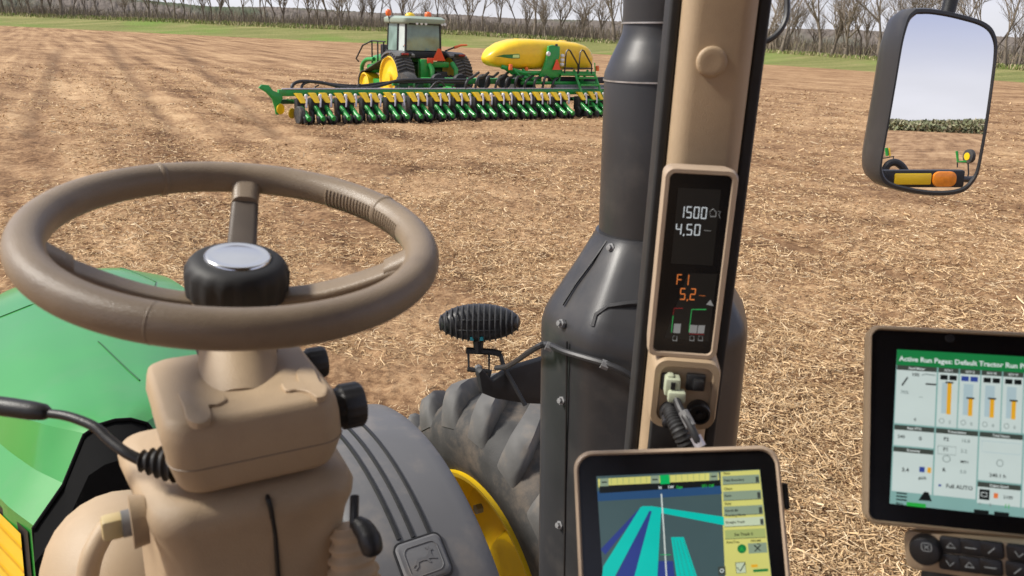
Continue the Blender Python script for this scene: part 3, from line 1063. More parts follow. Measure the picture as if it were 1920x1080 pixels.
for pts in ([(1063, 640), (1062, 760), (1060, 900), (1058, 1080)], [(1112, 628), (1112, 780), (1110, 1080)]):
    MB().tube([on_stack(*p) for p in cr([V((a, b, 0)) for a, b in pts], 5) for p in [(p.x, p.y)]], .0022, n=5).build('stack_seam', 'black', stack)
MB().tube([on_stack(*p) + Y3 * -.001 for p in ((1112, 612), (1118, 590), (1140, 574), (1180, 568), (1225, 566))], .006, n=6).build('stack_ridge', 'charcoal', stack)
# cable strapped round the shroud, and its clips
cab = [P(930, 690, 2.25), P(955, 685, 2.15), P(1000, 655, 1.80)] + [on_stack(x, y, .012) - ray(x, y) * .006 for x, y in ((1025, 646), (1060, 660), (1100, 672), (1140, 684), (1175, 700), (1200, 722), (1230, 760))]
cable = MB().tube(cr(cab, 6), .0072, n=8).build('lamp_cable', 'hose', tractor)
for x, y in ((1030, 650), (1134, 684)):
    p = on_stack(x, y, .012) - ray(x, y) * .006
    MB().tube([p - CR * .007 + CU * .003, p + CR * .007 - CU * .003], .0105, n=8).build('cable_clip', 'grey_part', cable)
# mud plate that carries the lamp
pl = [(898, 700), (905, 692), (925, 715), (960, 692), (1040, 668), (1060, 760), (985, 757), (930, 748), (905, 738)]
o0 = P(960, 715, 2.5)
poly = []
for x, y in pl:
    q = ray(x, y)
    t = (o0 - CAM).dot(TF) / q.dot(TF)
    p = CAM + q * t - o0
    poly.append((p.dot(TR), p.z))
MB().prism(poly, o0, TR, Z3, TF, .03).build('lamp_carrier', 'rubber_black', tractor, bevel=.004)
# oval work lamp
LD = 2.48
LC = P(899, 604, LD)
mb = MB()
rings = []
lx, lz = CR, (CU * .98 - _f * .1).normalized()
ly = lz.cross(lx)
HW, HH = .128, .057
for t, k in ((-.055, .55), (-.045, .82), (-.02, .97), (0, 1), (.02, .98), (.045, .85), (.06, .6)):
    rings.append([LC + ly * t + lx * HW * k * cos(a) + lz * HH * k * sin(a) for a in np.linspace(0, 2 * pi, 41)[:-1]])
lamp = MB().loft(rings).build('work_lamp', 'black', tractor, smooth=50)
M['fin'] = mat('lamp_fin', (.06, .06, .062), .4, var=.2)
for k in range(15):
    u_ = -.92 + 1.84 * k / 14
    h_ = HH * math.sqrt(max(.02, 1 - u_ * u_)) * 1.03
    x_ = u_ * HW
    pts = [LC + lx * x_ + lz * (h_ * sin(a)) - ly * (.012 + .062 * cos(a) * math.sqrt(max(.05, 1 - .75 * u_ * u_))) for a in np.linspace(-pi / 2, pi / 2, 11)]
    MB().tube(pts, .0028, n=5, flat=1).build('fin', 'fin', lamp)
for h_ in (-.3, .25):
    pts = [LC + lx * HW * math.sqrt(1 - h_ * h_) * s_ * .93 + lz * HH * h_ - ly * (.004 + .058 * math.sqrt(max(0, 1 - s_ * s_))) for s_ in np.linspace(-1, 1, 15)]
    MB().tube(pts, .0026, n=5).build('fin', 'black', lamp)
def PD(x, y, d=LD): return P(x, y, d)
MB().tube([PD(897, 632), PD(897, 662)], [.019, .014], n=10).build('lamp_neck', 'black', lamp)
MB().tube([PD(874, 657), PD(925, 660), PD(940, 664)], .011, n=8).build('lamp_crossbar', 'black', lamp)
MB().tube([PD(878, 658), PD(879, 690), PD(917, 694), PD(917, 662)], .0045, n=6).build('lamp_bracket', 'black', lamp)
MB().tube([PD(876, 692), PD(918, 697), PD(905, 735)], [.008, .01, .012], n=6).build('lamp_foot', 'black', lamp)
MB().lathe(PD(897, 690), Z3, [(.012, 0), (.012, .006), (.006, .01)], n=6).build('lamp_bolt', 'grey_part', lamp)
for x in (885, 903):
    MB().box(PD(x, 635, LD - .045), (.012, .012, .012), lx, ly, lz).build('lamp_plug', 'teal', lamp, bevel=.002)
MB().tube(cr([PD(938, 664), PD(946, 690), PD(960, 715), PD(985, 760)], 5), .0075, n=6).build('lamp_lead', 'hose', lamp)

# ---- right windshield pillar
PC = P(1336, 100, 1.15)
PXa, PYa = V((1, -.05, 0)).normalized(), V((.05, 1, 0)).normalized()
def pillar_ring(w_, d_, z, r, ox=0, oy=0):
    c = V((PC.x, PC.y, z)) + PXa * ox + PYa * oy
    return ring(rr(w_, d_, r, n=6), c, PXa, PYa)
mb = MB()
mb.loft([pillar_ring(.104, .085, z, .026) for z in (1.6, 2.2, 2.6, 3.0, 3.5)])
pillar = mb.build('windshield_pillar', 'tan', tractor, smooth=50)
mb = MB()
mb.loft([pillar_ring(.016, .07, z, .005, -.0605, .022) for z in (1.6, 2.4, 3.5)])
mb.build('window_seal', 'rubber_black', pillar)
mb = MB()
mb.loft([pillar_ring(.018, .075, z, .005, .0625, .022) for z in (1.6, 2.4, 3.5)])
mb.build('window_seal', 'rubber_black', pillar)
FRONT = PC.y - .0425
bp_ = CAM + ray(1334, 116) * ((PC - PYa * .0425 - CAM).dot(PYa) / ray(1334, 116).dot(PYa))
MB().lathe(bp_, -PYa, [(.0215, -.002), (.0213, .003), (.0195, .0058), (.016, .0066), (.010, .0064), (.0, .0062)], n=32).build('pillar_cap', 'tan', pillar, smooth=60)
# corner display on the pillar
DTC = CAM + ray(1317, 316) * 1.045
def vplane(px, py, o, nrm):
    q = ray(px, py)
    return CAM + q * ((o - CAM).dot(nrm) / q.dot(nrm))
DN = V((-.09, -1, 0)).normalized()
DXa = V((-DN.y, DN.x, 0)).normalized()
if DXa.x < 0: DXa = -DXa
bot = vplane(1284, 672, DTC, DN)
DW, DH = .0965, DTC.z - bot.z
DO = V((DTC.x, DTC.y, (DTC.z + bot.z) / 2))
DXv = Z3
def disp(w_, h_, r, dn, ox=0, oy=0):
    return ring(rr(w_, h_, r, n=5), DO + DN * dn + DXa * ox + Z3 * oy, DXa, Z3)
mb = MB()
mb.loft([disp(DW * .96, DH * .98, .012, -.05), disp(DW * 1.0, DH, .012, -.012), disp(DW, DH, .013, -.002), disp(DW - .004, DH - .004, .012, .0015), disp(DW - .014, DH - .014, .008, .0015), disp(DW - .017, DH - .017, .007, -.003)], cap=False)
disp_o = mb.build('corner_display', 'tan_light', tractor, smooth=40)
mb = MB()
mb.loft([disp(DW - .0165, DH - .0165, .007, -.02), disp(DW - .0165, DH - .0165, .007, -.0022)])
mb.build('display_glass', 'gloss_black', disp_o)
M['seg_white'] = emi('segment_white', (.62, .66, .68), .9)
M['seg_orange'] = emi('segment_orange', (.80, .22, .05), .8)
M['seg_green'] = emi('segment_green', (.04, .42, .10), .7)
M['seg_red'] = emi('segment_red', (.45, .03, .03), .5)
M['seg_grey'] = emi('segment_grey', (.34, .34, .33), .6)
M['seg_dim'] = emi('segment_dim_field', (.012, .011, .010), .6)
DG = DN * -.0020
def dpt(px, py):
    return vplane(px, py, DO + DN * -.0018, DN)
SEG = {'0': 'abcdef', '1': 'bc', '2': 'abged', '4': 'fgbc', '5': 'afgcd', 'F': 'afge', 'I': 'bc'}
def seven(txt, x0, y0, x1, y1, dy, nm, m_):
    """seven-segment readout between pixels (x0,y0) and (x1,y1); dy = drop along the line"""
    o, e = dpt(x0, y0), dpt(x1, y0 + dy)
    ux = e - o
    uy = dpt(x0 - (y1 - y0) * .1, y1) - o
    n_ = sum(.35 if c == '.' else 1 for c in txt)
    mb = MB()
    cx = 0
    th = .13
    for c in txt:
        if c == '.':
            a = .02
            mb.add([o + ux * ((cx + .02) / n_) + uy * .92, o + ux * ((cx + .18) / n_) + uy * .92, o + ux * ((cx + .10) / n_) + uy * 1.1, o + ux * ((cx - .02) / n_) + uy * 1.1], [(0, 1, 2, 3)])
            cx += .35
            continue
        wd = .74
        def rect(xa, ya, xb, yb):
            p = [(xa, ya), (xb, ya), (xb, yb), (xa, yb)]
            mb.add([o + ux * ((cx + x) / n_) + uy * y for x, y in p], [(0, 1, 2, 3)])
        tv = .09
        for s_ in SEG[c]:
            if s_ == 'a': rect(.08, 0, wd - .08, tv)
            if s_ == 'g': rect(.08, .5 - tv / 2, wd - .08, .5 + tv / 2)
            if s_ == 'd': rect(.08, 1 - tv, wd - .08, 1)
            if s_ == 'f': rect(0, .03, th, .48)
            if s_ == 'e': rect(0, .52, th, .97)
            if s_ == 'b': rect(wd - th, .03, wd, .48)
            if s_ == 'c': rect(wd - th, .52, wd, .97)
        cx += 1
    return mb.build(nm, m_, disp_o, smooth=0, fix=False)
def dpoly(nm, m_, *polys, lift=0.0):
    mb = MB()
    for pts in polys:
        q = [dpt(*p) + DN * lift for p in pts]
        mb.add(q, [tuple(range(len(q)))])
    return mb.build(nm, m_, disp_o, smooth=0, fix=False)
def dline(nm, m_, pts, w_=1.6):
    return MB().tube([dpt(*p) for p in pts], w_ * 1.05 / FPX, n=4, flat=.3).build(nm, m_, disp_o, smooth=0)
dpoly('display_field', 'seg_dim', [(1272, 352), (1352, 356), (1336, 498), (1258, 494)], lift=-.0002)
dpoly('display_field', 'seg_dim', [(1290, 512), (1345, 514), (1328, 640), (1246, 634)], lift=-.0002)
seven('1500', 1274, 386, 1330, 408, 3, 'rpm_readout', 'seg_white')
seven('4.50', 1268, 419, 1318, 440, 2, 'ratio_readout', 'seg_white')
seven('FI', 1270, 514, 1296, 534, 1, 'gear_readout', 'seg_orange')
seven('5.2', 1276, 540, 1309, 562, 1, 'speed_readout', 'seg_orange')
dline('unit_mark', 'seg_grey', [(1320, 432), (1333, 433)], 1.5)
dline('unit_mark', 'seg_orange', [(1311, 554), (1323, 555)], 1.0)
dline('engine_symbol', 'seg_grey', [(1332, 406), (1331, 397), (1337, 391), (1343, 398), (1342, 406), (1332, 406)], 1.0)
dline('rabbit_symbol', 'seg_grey', [(1346, 396), (1351, 397), (1348, 402), (1350, 409)], 1.3)
dpoly('steer_symbol', 'seg_grey', [(1332, 562), (1338, 574), (1324, 571)])
dline('fuel_gauge_arc', 'seg_green', [(1259, 623), (1262, 592)], 2.4)
dline('fuel_gauge_top', 'seg_red', [(1262, 590), (1264, 578), (1280, 578)], 1.5)
dline('temperature_gauge_arc', 'seg_green', [(1292, 622), (1297, 580), (1324, 580)], 2.4)
dline('gauge_base', 'seg_red', [(1292, 626), (1320, 627)], 1.4)
dpoly('fuel_bar', 'seg_grey', [(1264, 607), (1277, 607), (1275, 625), (1262, 624)])
dpoly('temperature_bar', 'seg_grey', [(1294, 609), (1308, 610), (1306, 625), (1292, 624)])
dpoly('temperature_bar', 'seg_grey', [(1309.5, 610), (1322, 610), (1320, 625), (1307.5, 625)])
for x in (1265, 1297, 1313):
    dline('gauge_symbol', 'seg_grey', [(x - 4, 638), (x - 3, 630), (x + 4, 630), (x + 4, 639), (x - 4, 638)], .9)

# ---- socket panel under the display
SO = vplane(1283, 738, DTC + DN * .002, DN)
def sp(px, py, lift=0.0): return vplane(px, py, DTC + DN * (.006 + lift), DN)
mb = MB()
def srect(w_, h_, r, dn): return ring(rr(w_, h_, r, n=5), SO + DN * dn, DXa, Z3)
mb.loft([srect(.096, .112, .02, -.05), srect(.094, .108, .02, .0), srect(.090, .103, .018, .006), srect(.074, .086, .014, .006), srect(.070, .082, .012, .0015)], cap=False)
mb.add(srect(.070, .082, .012, .0015), [tuple(range(24))])
sock = mb.build('socket_panel', 'tan', tractor, smooth=45)
def sbox(x, y, wpx, hpx, t, nm, m_, par=None):
    return MB().box(sp(x, y) + DN * (t / 2 - .004), (wpx * 1.1 / FPX, t, hpx * 1.15 / FPX), DXa, DN, Z3).build(nm, m_, par or sock, bevel=.0025)
sbox(1255, 716, 32, 34, .006, 'socket', 'black')
sbox(1304, 716, 36, 32, .010, 'socket_lid', 'black')
sbox(1308, 716, 20, 20, .020, 'socket_tab', 'black')
MB().lathe(sp(1309, 770) - DN * .004, DN, [(.0165, 0), (.0165, .016), (.0150, .019), (.0125, .019), (.0115, .014), (.004, .014), (.004, .020), (.0, .020)], n=28).build('power_outlet', 'black', sock)
MB().lathe(sp(1258, 772) - DN * .004, DN, [(.0165, 0), (.0165, .012), (.0140, .016), (.0, .016)], n=28).build('power_outlet', 'black', sock)
MB().box(V((PC.x - .012, PC.y - .035, SO.z - .115)), (.062, .03, .11)).build('pillar_recess', 'rubber_black', pillar, bevel=.004)
# plugged-in cable (a thing of its own)
def spd(px, py, d): return P(px, py, d)
D0 = (sp(1262, 730) - CAM).dot(_f)
cbl = empty('plug_cable', spd(1300, 830, D0 - .05), 'pale green plug and black cable bundle plugged into the pillar sockets', 'cable')
mb = MB()
mb.box(spd(1260, 722, D0 - .018), (.021, .022, .026), DXa, DN, Z3)
mb.build('plug', 'connector', cbl, bevel=.003)
MB().box(spd(1257, 707, D0 - .020), (.009, .014, .010), DXa, DN, Z3).build('plug_latch', 'connector', cbl, bevel=.002)
MB().box(spd(1268, 742, D0 - .026), (.024, .018, .016), DXa, DN, Z3).build('plug_collar', 'connector', cbl, bevel=.003)
MB().box(spd(1262, 724, D0 - .031), (.006, .003, .010), DXa, DN, Z3).build('plug_slot', 'black', cbl)
MB().tube(cr([spd(1268, 748, D0 - .03), spd(1276, 768, D0 - .045), spd(1290, 790, D0 - .06), spd(1312, 836, D0 - .07), spd(1340, 900, D0 - .04)], 5), .0055, n=10).build('cable_sleeve', 'hose', cbl)
MB().tube([spd(1281, 772, D0 - .05), spd(1296, 800, D0 - .062)], .0072, n=10).build('cable_clip', 'grey_part', cbl)
MB().tube([spd(1304, 818, D0 - .066), spd(1314, 838, D0 - .07)], .0078, n=10).build('cable_clip', 'silver', cbl)
pts = cr([spd(1258, 768, D0 - .02), spd(1262, 785, D0 - .035), spd(1275, 812, D0 - .05), spd(1295, 850, D0 - .05)], 10)
MB().tube(pts, [.0105 + .0014 * (i % 2) for i in range(len(pts))], n=10).build('corrugated_sleeve', 'rubber_black', cbl)
MB().lathe(spd(1250, 790, D0 - .03), DN, [(.007, -.01), (.007, .008), (.004, .01)], n=12).build('cable_clamp', 'black', cbl)

# ---- side mirror
MC = P(1752, 190, 1.95)
out = -TF
inn = ray(1745, 226).normalized()
MN = (out - inn).normalized()
MX = (X3 - MN * MN.x).normalized()
MZ = MN.cross(MX)
if MZ.z < 0: MZ = -MZ
def mpix(px, py):
    q = ray(px, py)
    p = CAM + q * ((MC - CAM).dot(MN) / q.dot(MN)) - MC
    return (p.dot(MX), p.dot(MZ))
gl = [(1717, 27), (1742, 27), (1775, 32), (1812, 41), (1836, 49), (1852, 61), (1860, 80), (1861, 100), (1857, 140), (1846, 220), (1836, 280), (1828, 318), (1818, 336), (1803, 350), (1780, 356), (1750, 357), (1715, 353), (1680, 345), (1662, 336), (1654, 322), (1653, 305), (1659, 270), (1668, 220), (1680, 150), (1690, 90), (1697, 60), (1705, 38)]
gp = [(v_.x, v_.y) for v_ in cr([V((*mpix(*p), 0)) for p in gl + [gl[0]]], 3)[:-1]]
cxm, czm = sum(p[0] for p in gp) / len(gp), sum(p[1] for p in gp) / len(gp)
def mring(k, dn, ox=0, oz=0):
    return [MC + MX * (cxm + (x - cxm) * k + ox) + MZ * (czm + (z - czm) * k + oz) + MN * dn for x, z in gp]
mb = MB()
mb.loft([mring(1.0, .004), mring(1.02, .008), mring(1.055, .007), mring(1.07, -.005), mring(1.07, -.06), mring(1.03, -.10), mring(.9, -.14), mring(.6, -.165), mring(.2, -.17)], cap=False)
mirr = mb.build('side_mirror', 'charcoal', tractor, smooth=45)
vs = mring(1.0, .004)
me_ = MB().add(vs, [tuple(range(len(vs)))]).build('mirror_glass', 'mirror', mirr, smooth=0, fix=False)
MB().tube([MC + MZ * .185 + MX * .02 - MN * .05, MC + MZ * .30 + MX * .035 - MN * .06, MC + MZ * .8 + MX * .05 - MN * .06], .0165, n=12).build('mirror_arm', 'black', mirr)
# aerial lead looping beside the pillar
MB().tube(cr([P(1405, 62, 1.3), P(1425, 79, 1.3), P(1450, 70, 1.3), P(1470, 45, 1.3), P(1476, 10, 1.3), P(1470, -60, 1.3)], 6), .0048, n=8).build('aerial_lead', 'hose', tractor)

# what the mirror looks back at
def mrr(px, py, dist):
    q = ray(px, py).normalized()
    p = CAM + q * ((MC - CAM).dot(MN) / q.dot(MN))
    o_ = q - MN * (2 * q.dot(MN))
    return p + o_ * dist
def mframe(px, py, dist):
    o_ = mrr(px, py, dist)
    a = (mrr(px + 10, py, dist) - o_)
    b_ = (mrr(px, py - 10, dist) - o_)
    s_ = a.length / 10
    a.normalize()
    b_ = (b_ - a * b_.dot(a)).normalized()
    return o_, a, b_, a.cross(b_), s_
o_, a_, b_, c_, s_ = mframe(1727, 334, 1.3)
mb = MB()
mb.box(o_, (150 * s_, .05, 34 * s_), a_, c_, b_)
warn = mb.build('warning_lamp', 'black', tractor, bevel=.008)
vw = (mrr(1727, 334, .4) - o_).normalized()
sgn = 1 if vw.dot(c_) > 0 else -1
o2, *_ = mframe(1705, 334, 1.3)
MB().box(o2 + c_ * sgn * .024, (68 * s_, .02, 22 * s_), a_, c_, b_).build('yellow_reflector', 'yellow', warn, bevel=.004)
o2, *_ = mframe(1763, 334, 1.3)
MB().loft([ring(rr(44 * s_, 30 * s_, 12 * s_), o2 + c_ * sgn * k, a_, b_) for k in (.01, .038)]).build('amber_lens', 'amber', warn, bevel=.005)
MB().tube([mrr(1790, 334, 1.31), mrr(1812, 336, 1.35), mrr(1860, 330, 1.5)], .012, n=8).build('warning_lamp_arm', 'black', warn)
MB().tube(cr([mrr(1655, 330, 1.7), mrr(1662, 310, 1.7), mrr(1676, 304, 1.7), mrr(1690, 312, 1.7), mrr(1702, 332, 1.7)], 6), .016, n=10).build('hydraulic_hose', 'hose', tractor)
imp = empty('towed_implement', V((mrr(1735, 300, 6).x, mrr(1735, 300, 6).y, 0)), 'green arm with yellow hubbed wheel, reflected low in the side mirror', 'implement')
def mbar(pts, d, w_, nm, m_):
    s2 = mframe(pts[0][0], pts[0][1], d)[4]
    return MB().tube([mrr(x, y, d) for x, y in pts], w_ * s2, n=6).build(nm, m_, imp, bevel=0)
mbar([(1793, 283), (1795, 303), (1811, 303)], 5.5, 2.6, 'arm', 'green_far')
mbar([(1794, 303), (1794, 314)], 5.5, 1.2, 'hook', 'black')
mbar([(1814, 303), (1815, 325), (1812, 340)], 5.5, 1.5, 'leg', 'black')
o_, a_, b_, c_, s_ = mframe(1816, 293, 5.5)
wx_ = (a_ * .85 + c_ * .5).normalized()
MB().lathe(o_ - wx_ * 5 * s_, wx_, [(11 * s_, 0), (14.5 * s_, 1.5 * s_), (15 * s_, 5 * s_), (14.5 * s_, 9 * s_), (11 * s_, 10 * s_)], n=24).build('wheel', 'tyre', imp)
MB().lathe(o_ - wx_ * 6 * s_, wx_, [(0.1 * s_, 0), (8 * s_, .2 * s_), (9 * s_, 12 * s_), (0.1 * s_, 12.2 * s_)], n=20).build('hub', 'yellow', imp)
imp2 = empty('implement', V((mrr(1664, 290, 6).x, mrr(1664, 290, 6).y, 0)), 'small green and yellow frame end at the lower left of the mirror', 'implement')
for pts, w_, nm, m_ in (([(1661, 277), (1663, 292)], 3.2, 'upright', 'green_far'), ([(1667, 277), (1668, 293)], 1.6, 'marker', 'yellow'), ([(1653, 297), (1676, 293)], 1.2, 'crossbar', 'black'), ([(1674, 294), (1675, 302)], 1.0, 'leg', 'black')):
    s2 = mframe(pts[0][0], pts[0][1], 6)[4]
    MB().tube([mrr(x, y, 6) for x, y in pts], w_ * s2, n=6).build(nm, m_, imp2)

# ---- cab shell (mostly outside the view: roof, floor, seat, closed rear and side that block light)
MB().box(T(.15, -.40, 3.47), (1.75, 2.6, .12), TR, TF, Z3).build('cab_roof', 'headliner', tractor, bevel=.03)
MB().box(T(.15, -.1, 1.52), (1.5, 2.2, .06), TR, TF, Z3).build('cab_floor', 'rubber_black', tractor)
MB().box(T(.15, -1.55, 2.47), (1.7, .06, 1.9), TR, TF, Z3).build('cab_rear_light_block', 'headliner', tractor)  # unseen, closed to roof height without a window to block light from behind
for x in (.96,):
    MB().box(T(x, -1.05, 2.5), (.08, 1.0, 1.85), TR, TF, Z3).build('cab_side_light_block', 'seat', tractor, bevel=.02)  # unseen dark panel added to keep rear light off the interior
MB().box(T(-.58, .95, 2.5), (.10, .10, 1.9), TR, TF, Z3).build('cab_pillar', 'tan', tractor, bevel=.02)
seat = MB().box(T(.12, -.55, 2.02), (.55, .52, .16), TR, TF, Z3).build('operator_seat', 'seat', tractor, bevel=.05)
MB().box(T(.12, -.86, 2.42), (.54, .16, .9), TR, TF, Z3).build('seat_back', 'seat', seat, bevel=.05)

# ---- steering wheel
SN = V((.122, -.13, 1)).normalized()
SWC = P(446.4, 447.4, .835)
SX = (X3 - SN * SN.x).normalized()
SY = SN.cross(SX)
def sw(a, r, h=0.0):
    return SWC + (SX * cos(a) + SY * sin(a)) * r + SN * h
RW, RT = .192, .0185
rings = []
for i in range(129):
    a = 2 * pi * i / 128
    rings.append([sw(a, RW + RT * cos(b_), RT * sin(b_)) for b_ in np.linspace(0, 2 * pi, 25)[:-1]])
mb = MB(); mb.loft(rings, cap=False)
swheel = mb.build('steering_wheel', 'wheel', tractor, smooth=60)
def rim_band(a, w_=.0035, e=.0006, nm='grip_seam', m_='wheel_dark'):
    rg = []
    for da in (-w_, -w_ * .5, w_ * .5, w_):
        k = e if abs(da) < w_ * .8 else -.0006
        rg.append([sw(a + da / RW, RW + (RT + k) * cos(b_), (RT + k) * sin(b_)) for b_ in np.linspace(0, 2 * pi, 25)[:-1]])
    mb = MB(); mb.loft(rg, cap=False)
    return mb.build(nm, m_, swheel, smooth=60)
rim_band(radians(135), .0045, .0012, m_='wheel'); rim_band(radians(48), .0045, .0012, m_='wheel'); rim_band(radians(-92), .0014, .0003, m_='wheel')
for k in range(26):                                # stitched finger ridges on the far grip
    a = radians(30 + 42 * k / 25)
    pts = [sw(a, RW + (RT + .0002) * cos(b_), (RT + .0002) * sin(b_)) for b_ in np.linspace(radians(155), radians(285), 9)]
    MB().tube(pts, .0013, n=5).build('finger_ridge', 'wheel', swheel)
def spoke(a, w0, w1, drop, nm='spoke', m_='wheel_dark'):
    mb = MB()
    rg = []
    t_ = SY * cos(a) - SX * sin(a)
    for t in np.linspace(0, 1, 9):
        r_ = .036 + (RW - .006 - .036) * t
        h_ = -drop * (1 - t ** 1.6) - .006
        w_ = w1 + (w0 - w1) * t
        o = sw(a, r_, h_)
        rg.append([o + t_ * x + SN * z for x, z in rr(w_, .015, .006, n=3)])
    mb.loft(rg)
    s_ = mb.build(nm, m_, swheel, smooth=50)
    rg = []
    for t in np.linspace(0, 1, 6):                 # grip moulding where the spoke meets the rim
        r_ = RW - .040 + .044 * t
        o = sw(a, r_, -drop * (1 - ((r_ - .036) / (RW - .042)) ** 1.6 if r_ < RW - .006 else 0) - .004)
        w_ = .031 + .010 * t ** 2
        rg.append([o + t_ * x + SN * z for x, z in rr(w_, .023 + .008 * t, .0105, n=4)])
    mb = MB(); mb.loft(rg)
    mb.build('spoke_socket', 'wheel', s_, smooth=60)
spoke(radians(105), .031, .034, .052)
spoke(radians(-152), .036, .03, .066, m_='wheel')
spoke(radians(9), .036, .03, .060, m_='wheel')
hub = MB(); hub.lathe(SWC, SN, [(.036, -.105), (.047, -.098), (.049, -.085), (.050, -.068), (.0495, -.064)], n=48)
hub = hub.build('hub', 'wheel', swheel)
kn = MB()
rings = []
for r_, z in ((.046, -.068), (.0505, -.062), (.052, -.05), (.052, -.036), (.050, -.029), (.046, -.0245), (.040, -.022), (.034, -.0212)):
    rings.append([sw(2 * pi * i / 72, r_ * (1 + (.035 if (i // 2) % 2 and .05 < r_ else 0)), z) for i in range(72)])
kn.loft(rings)
kn = kn.build('hub_knob', 'rubber_black', swheel, smooth=30)
mb = MB(); mb.lathe(SWC, SN, [(.034, -.0225), (.0335, -.0195), (.031, -.0180), (.029, -.0188), (.022, -.0176), (.011, -.0168), (.0, -.0165)], n=48)
mb.build('hub_cap', 'chrome', swheel, smooth=70)

# ---- steering column
col = MB()
def ax(s): return SWC - SN * s
CB, CT = P(450, 728, .835), P(446, 655, .868)
CD = (CT - CB).normalized()
col.lathe(CB, CD, [(.041, -.03), (.0405, .0), (.0400, (CT - CB).length)], n=48)
column = col.build('steering_column', 'tan', tractor, smooth=60)
mb = MB(); mb.loft([[CT + CD * (-.012) + (SX * cos(a) + SY * sin(a)) * .037 for a in np.linspace(0, 2 * pi, 49)[:-1]], [CT + CD * .001 + (SX * cos(a) + SY * sin(a)) * .042 for a in np.linspace(0, 2 * pi, 49)[:-1]], [sw(a, .046, -.118) for a in np.linspace(0, 2 * pi, 49)[:-1]], [sw(a, .047, -.10) for a in np.linspace(0, 2 * pi, 49)[:-1]]])
mb.build('column_collar', 'wheel_dark', column, smooth=60)
# upper box (front lower left corner seen at 335,940)
BA = P(338, 938, .74)
BW, BD, BH = .153, .155, .076
bo = BA + TR * BW / 2 + TF * BD / 2
def brect(w_, d_, r, z, ox=0, oy=0):
    return ring(rr(w_, d_, r, n=6), bo + Z3 * z + TR * ox + TF * oy, TR, TF)
mb = MB()
mb.loft([brect(BW - .03, BD - .03, .02, -.004), brect(BW - .006, BD - .006, .025, 0.0), brect(BW, BD, .026, .006), brect(BW + .012, BD + .012, .026, .028), brect(BW + .014, BD + .018, .026, .055, -.003, .002), brect(BW + .010, BD + .016, .024, BH - .009, -.003, .004), brect(BW + .006, BD + .012, .023, BH - .002, -.003, .005), brect(BW - .004, BD + .0, .02, BH + .001, -.003, .006), brect(.095, .09, .02, BH + .0018, -.003, .01)])
sbox_o = mb.build('column_housing', 'tan', column, smooth=60)
# parting line of the box
pts = [p for p in brect(BW + .0125, BD + .0125, .026, .030)]
MB().tube(pts + [pts[0]], .0007, n=4).build('parting_line', 'wheel', column)
# embossed symbols on the top of the box
def top_pt(px, py): 
    return vplane(px, py, V((0, 0, bo.z + BH + .0018)), Z3)
for pts in ([(333, 742), (350, 736), (372, 748), (398, 744), (420, 746), (424, 753), (408, 762), (392, 764), (396, 782), (384, 795), (364, 797), (350, 786), (344, 766)],
            [(527, 724), (540, 718), (560, 720), (556, 702), (566, 691), (582, 690), (592, 700), (600, 718), (614, 730), (610, 744), (594, 748), (578, 738), (556, 734), (536, 736)]):
    ps = cr([top_pt(*p) for p in pts + [pts[0]]], 3)[:-1]
    c_ = sum(ps, V((0, 0, 0))) / len(ps)
    MB().loft([[p - Z3 * .004 for p in ps], [p + Z3 * .0018 for p in ps], [p.lerp(c_, .06) + Z3 * .0026 for p in ps]]).build('embossed_symbol', 'tan', column, smooth=25)
# knurled knobs on the right side
def knurl(px, py, d, r_, L, nm):
    o = P(px, py, d)
    rings = []
    for rr_, z in ((r_ * .8, -.012), (r_ * .9, 0), (r_, .002), (r_, L - .003), (r_ * .93, L), (r_ * .3, L + .001)):
        rings.append([o + TR * z + (TF * cos(2 * pi * i / 60) + Z3 * sin(2 * pi * i / 60)) * rr_ * (1 + (.03 if (i // 2) % 2 and rr_ >= r_ * .95 else 0)) for i in range(60)])
    mb = MB(); mb.loft(rings)
    return mb.build(nm, 'black', column, smooth=40)
knurl(636, 764, .84, .0235, .024, 'tilt_knob')
knurl(575, 683, .93, .018, .022, 'lock_knob')
# stalk with boot on the left side
b0, b1 = P(322, 868, .765), P(262, 864, .765)
pts = [b0.lerp(b1, t) for t in np.linspace(-.15, 1, 14)]
MB().tube(pts, [.0165 - .0085 * max(0, t) + (.0022 if i % 3 == 0 else -.0012) for i, t in enumerate(np.linspace(-.15, 1, 14))], n=20).build('stalk_boot', 'rubber_black', column, smooth=30)
sp_ = cr([P(266, 864, .765), P(235, 848, .765), P(205, 825, .77), P(180, 802, .775), P(150, 788, .78), P(120, 779, .785), P(90, 775, .79)], 5)
stalk = MB().tube(sp_, [.0055 - .0010 * (i / len(sp_)) for i in range(len(sp_))], n=12).build('stalk_lever', 'black', column)
MB().tube([P(96, 776, .79), P(84, 773, .79), P(60, 770, .79), P(20, 764, .795), P(-30, 757, .80), P(-70, 752, .80)], [.004, .008, .0095, .0098, .0095, .007], n=14).build('stalk_grip', 'black', column, smooth=60)

